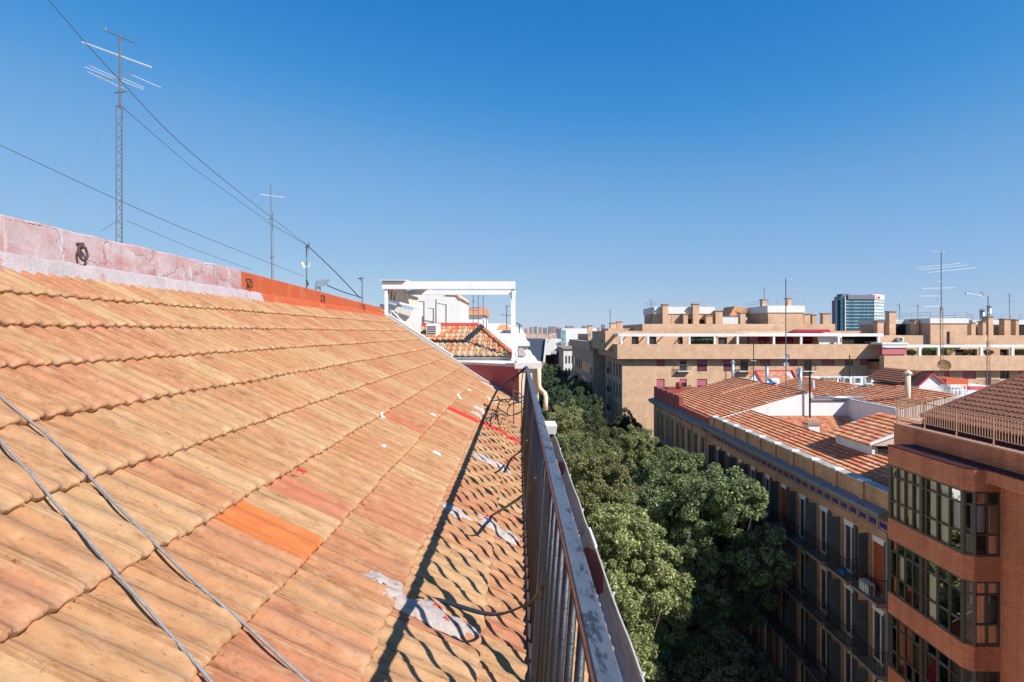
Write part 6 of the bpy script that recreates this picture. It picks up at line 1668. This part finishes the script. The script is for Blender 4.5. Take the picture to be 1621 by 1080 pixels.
b = MB(); b.bar(P(861,573,Y)-Vector((0,0.4,0)),P(865,536,Y)-Vector((0,0.4,0)),0.5,0.5,up=(0,1,0)); b.build('white_edge', M['white_metal'], T1)
b = MB(); b.box(bx(836,Y),Y+1,GROUND,bx(860,Y),Y+24,bz(571,Y)); b.build('base', M['cornice'], T1)
T2 = thing('canopy_hall', 'white curved canopy hall beside the dark slate hall', 'building', (bx(876,175),180,GROUND))
Y = 175; b = MB()
prf = [(864,562),(864,548),(868,540),(876,538),(888,537),(888,541),(878,544),(884,551),(886,556),(872,556),(872,562)]
b.prism([P(a,c_,Y) for a, c_ in prf], [P(a,c_,Y)+Vector((0,18,0)) for a, c_ in prf]); b.build('canopy', M['white'], T2)
b = MB(); b.box(bx(864,Y),Y+2,GROUND,bx(889,Y),Y+18,bz(561,Y)); b.build('glass_front', M['glass_d'], T2)

# glass office tower far off
O = thing('office_tower', 'blue glass office tower with red lettering on its white corner', 'building', (bx(1360,430),440,GROUND))
Y = 430
b = MB(); b.box(bx(1338,Y),Y,GROUND,bx(1384,Y),Y+7,bz(474,Y)); b.build('glass_front', M['glass_blue'], O)
b = MB(); b.box(bx(1342,Y),Y-0.6,bz(474,Y),bx(1385,Y)-0.3,Y+6,bz(467,Y)); b.build('plant_screen', M['far_grey'], O)
b = MB(); b.prism([(bx(1384,Y)+0.01,Y,GROUND),(bx(1399,Y+10),Y+10,GROUND),(bx(1399,Y+10),Y+40,GROUND),(bx(1384,Y)+0.01,Y+40,GROUND)], [(bx(1384,Y)+0.01,Y,bz(474,Y)),(bx(1399,Y+10),Y+10,bz(474,Y)),(bx(1399,Y+10),Y+40,bz(474,Y)),(bx(1384,Y)+0.01,Y+40,bz(474,Y))]); b.build('side_face', M['glass_pale'], O)
b = MB(); b.prism([(bx(1380,Y),Y-0.5,bz(474,Y)+.02),(bx(1385,Y),Y-0.5,bz(474,Y)+.02),(bx(1399.5,Y+10),Y+9.6,bz(474,Y)+.02),(bx(1399.5,Y+10),Y+30,bz(474,Y)+.02),(bx(1385,Y),Y+30,bz(474,Y)+.02)], [(bx(1380,Y),Y-0.5,bz(466,Y)),(bx(1385,Y),Y-0.5,bz(466,Y)),(bx(1399.5,Y+10),Y+9.6,bz(466,Y)),(bx(1399.5,Y+10),Y+30,bz(466,Y)),(bx(1385,Y),Y+30,bz(466,Y))]); b.build('white_corner', M['white'], O)
b = MB(); b.box(bx(1325,Y),Y+2,GROUND,bx(1331,Y),Y+7,bz(475,Y)); b.build('dark_slab', M['slate'], O)
b = MB(); b.box(bx(1331,Y)+.01,Y+0.5,GROUND,bx(1338,Y)-.01,Y+9,bz(469,Y)); b.build('core', M['glass_blue'], O)
b = MB(); b.box(bx(1334,Y),Y+1,bz(474,Y),bx(1346,Y),Y+8,bz(465,Y)); b.build('roof_plant', M['far_grey'], O)
b = MB(); b.box(bx(1337.2,Y),Y-0.4,GROUND,bx(1338.4,Y),Y+0.2,bz(470,Y)); b.box(bx(1383.6,Y),Y-0.4,GROUND,bx(1384.6,Y),Y+0.2,bz(474,Y)); b.build('white_mullion', M['white_metal'], O)
q = MB(); q.box(bx(1338.6,Y),Y-0.25,0,bx(1383.4,Y),Y-0.01,0.7); fs = q.mesh('floor_band', M['glass_pale'], (0,0,0))
for k in range(9): put(fs, 'floor_band', O, (0,0,bz(478+5.2*k,Y)))
q = MB(); q.prism([(bx(1385,Y),Y-0.2,0),(bx(1398.5,Y+10),Y+9.4,0),(bx(1398.5,Y+10),Y+9.7,0),(bx(1385,Y),Y+0.2,0)], [(bx(1385,Y),Y-0.2,0.9),(bx(1398.5,Y+10),Y+9.4,0.9),(bx(1398.5,Y+10),Y+9.7,0.9),(bx(1385,Y),Y+0.2,0.9)]); fs = q.mesh('floor_band', M['white_old'])
for k in range(9): put(fs, 'floor_band', O, (0,0,bz(478+5.2*k,Y)))
cu = bpy.data.curves.new('lettering', 'FONT'); cu.body = 'Cade'; cu.size = 3.6; cu.extrude = 0.1
tx = bpy.data.objects.new('lettering', cu); COL.objects.link(tx)
dg = bpy.context.evaluated_depsgraph_get(); me = bpy.data.meshes.new_from_object(tx.evaluated_get(dg)); bpy.data.objects.remove(tx)
me.materials.clear(); me.materials.append(M['sign_red'])
tx = bpy.data.objects.new('lettering', me); COL.objects.link(tx); tx.parent = O
ang = math.atan2(10, bx(1399,Y+10)-bx(1384,Y))
tx.rotation_euler = (R(90), 0, ang)
tx.location = Vector((bx(1386.5,Y), Y-0.05, bz(472.6,Y))) - WL[O.name]

# far skyline
random.seed(5)
sky_b = [(838,843,518,0),(845,850,517,1),(853,858,518,0),(860,866,519,1),(868,873,517,1),(874,880,517,0),(881,885,518,0),(888,892,519,0),(895,900,516,1),(902,909,516,0),(922,928,516,1),(930,936,517,1),(944,949,519,0),(953,958,514,1),(912,917,520,0),(830,835,520,0)]
for i, (a, c_, y0, k) in enumerate(sky_b):
    Y = 1500 + 40*i
    q = MB(); q.box(bx(a,Y),Y,GROUND,bx(c_,Y),Y+20,bz(y0,Y))
    tag(q.build('tower_block', M['far_grey'] if k else M['far_pink']), 'far %s tower block on the hazy skyline above the street trees' % ('grey' if k else 'pinkish brick'), 'tower', 'far skyline towers, %s' % ('grey' if k else 'pinkish brick'))
q = MB()
for k in range(2600):
    Y = random.uniform(260, 1450); X = random.uniform(-0.6, 1.3)*Y*0.75
    if abs(X/Y*F + VX - 1360) < 60 and Y < 480: continue
    if Y < 300 and X < 20 : continue
    h = random.uniform(9, 18) + (Y-260)/1200*6.0; w = random.uniform(8, 22)
    q.box(X-w/2, Y, GROUND, X+w/2, Y+random.uniform(8,16), GROUND + h)
o = q.build('distant_city', M['far_city']); o['kind'] = 'stuff'; o['label'] = 'distant mass of low reddish roofs before the skyline'

# ================================================================== street trees
def crown_mesh(name, seed, R0, Hc, nclump, nleaf, mat, leaf=0.088, flat=0.9):
    rg = np.random.default_rng(seed)
    # a few heavy limbs' worth of lobes, each broken into many small sprays
    lob = []
    while len(lob) < 21:
        p = rg.normal(size=3); p /= np.linalg.norm(p)
        if p[2] < -0.8: continue
        lob.append((p*np.array([R0, R0, Hc/2])*rg.uniform(0.45, 0.80), rg.uniform(0.26, 0.44)*R0))
    cl = []
    while len(cl) < nclump:
        c0, r0 = lob[rg.integers(0, len(lob))]
        p = rg.normal(size=3); p /= np.linalg.norm(p)
        cl.append(c0 + p*r0*rg.uniform(0.5, 1.22)**0.8*np.array([1, 1, 0.85]))
    cl = np.array(cl)
    cr = rg.uniform(0.12, 0.55, nclump)
    idx = rg.integers(0, nclump, nleaf)
    d = rg.normal(size=(nleaf, 3)); d /= np.linalg.norm(d, axis=1)[:, None]
    rad = cr[idx]*rg.uniform(0.25, 1.0, nleaf)**0.6
    c0 = cl[idx] + d*rad[:, None]*np.array([1, 1, flat])
    up = d*0.5 + np.array([0, 0, 0.55]) + rg.normal(size=(nleaf, 3))*0.75
    up /= np.linalg.norm(up, axis=1)[:, None]
    a = np.cross(up, rg.normal(size=(nleaf, 3))); a /= np.linalg.norm(a, axis=1)[:, None]
    b_ = np.cross(up, a)
    s = leaf*rg.uniform(0.6, 1.25, nleaf)[:, None]
    v = np.stack([c0 - a*s, c0 + b_*s*0.5 + up*s*0.08, c0 + a*s, c0 - b_*s*0.5 + up*s*0.08], 1).reshape(-1, 3)
    me = bpy.data.meshes.new(name)
    me.vertices.add(nleaf*4); me.vertices.foreach_set('co', v.ravel())
    me.loops.add(nleaf*4); me.loops.foreach_set('vertex_index', np.arange(nleaf*4, dtype=np.int32))
    me.polygons.add(nleaf); me.polygons.foreach_set('loop_start', (np.arange(nleaf)*4).astype(np.int32))
    me.update(calc_edges=True); me.materials.append(mat)
    return me, cl
def trunk_mesh(name, cl, Ht, Hc, seed):
    rg = random.Random(seed); q = MB()
    base = Vector((0,0,0)); fork = Vector((rg.uniform(-.3,.3), rg.uniform(-.3,.3), Ht*0.72))
    q.tube([base, base*0.5+fork*0.5+Vector((0.1,0,0)), fork], 0.30, 8, 0.2)
    top = Vector((0,0,Ht+Hc/2))
    picks = rg.sample(range(len(cl)), min(46, len(cl)))
    for i in picks:
        tip = Vector(cl[i]) + Vector((0,0,Ht+Hc/2)); mid = fork*0.45 + tip*0.55 + Vector((rg.uniform(-.4,.4),rg.uniform(-.4,.4),-0.5))
        q.tube([fork, fork*0.7+mid*0.3+Vector((0,0,0.2)), mid, tip], 0.10, 5, 0.015)
    return q.mesh(name, M['bark'], smooth=True)
TREES = []
for i, (mat, R0, Hc, Ht) in enumerate((('leaf',4.3,11.4,5.2), ('leaf2',4.1,11.8,5.0), ('leaf3',4.2,11.0,5.2))):
    cm, cl = crown_mesh('crown', 20+i, R0, Hc, 980, 205000, M[mat])
    TREES.append((cm, trunk_mesh('trunk', cl, Ht, Hc, 3+i), Ht + Hc/2, Ht + Hc))
def tree(kind, x, y, ztop, sc, rot, lab, group):
    cm, tm, hc, htot = TREES[kind]
    h = ztop - GROUND
    sz = h/htot
    t = thing('street_tree', lab, 'tree', (x, y, GROUND+0.1), group)
    c_ = put(cm, 'crown', t, (0,0,hc*sz), R(rot), local=True); c_.scale = (sc, sc, sz)
    k = put(tm, 'trunk', t, (0,0,0), R(rot), local=True); k.scale = (sc, sc, sz)
ORD = ('first', 'second', 'third', 'fourth', 'fifth', 'sixth', 'seventh')
LA = '%s tree, counted up the street, of the row beneath the clay roof gutter'
LB = '%s tree, counted from the red brick block, before the brown and corner houses'
LC = '%s tree past the side street, counted up the street towards the slate hall'
for i, (k, x, y, zt, sc, rot) in enumerate(((1,4.9,28.6,-8.2,0.98,80),(1,4.6,37,-7.2,0.98,150),(0,4.9,45,-7.0,0.95,220),(1,4.8,53,-7.0,0.92,300),(1,5.2,61,-7.2,0.92,20))):
    tree(k, x, y, zt, sc, rot, LA % ORD[i], 'trees in the left row of the street')
for i, (k, x, y, zt, sc, rot) in enumerate(((2,9.2,25.5,-13.2,0.75,40),(0,11.2,33.2,-6.5,1.02,0),(0,11.0,42,-7.6,0.95,120),(1,10.6,50,-8.2,0.9,200),(0,10.8,58.5,-8.6,0.85,260),(2,12.6,69,-8.6,0.75,30))):
    tree(k, x, y, zt, sc, rot, LB % ORD[i], 'trees in the right row of the street')
for i, (k, x, y, zt, sc, rot) in enumerate(((2,5.4,70,-6.6,0.95,50),(2,9.0,79,-7.0,0.95,140),(2,5.6,86,-6.2,0.95,250),(0,9.6,96,-6.6,0.9,10),(2,6.0,102,-5.9,0.95,90),(2,11.4,110,-7.6,0.8,210),(0,6.8,120,-5.3,1.0,170))):
    tree(k, x, y, zt, sc, rot, LC % ORD[i], 'trees farther along the street')
# a street lamp under the trees
t = thing('street_lamp', 'grey street lamp under the dark tree crowns', 'street lamp', (bx(1055,37), 37.0, GROUND+0.1))
x = bx(1055,37); z = bz(943,37)
q = MB(); q.tube([(x,37,GROUND+0.1),(x,37,z-0.4)], 0.09, 8, 0.05); q.build('pole', M['mast'], t)
q = MB(); q.lathe((x,37,z-0.4), [(0.06,0),(0.20,0.1),(0.24,0.5),(0.10,0.62),(0.02,0.66)], 10); q.build('lantern', M['ac'], t)
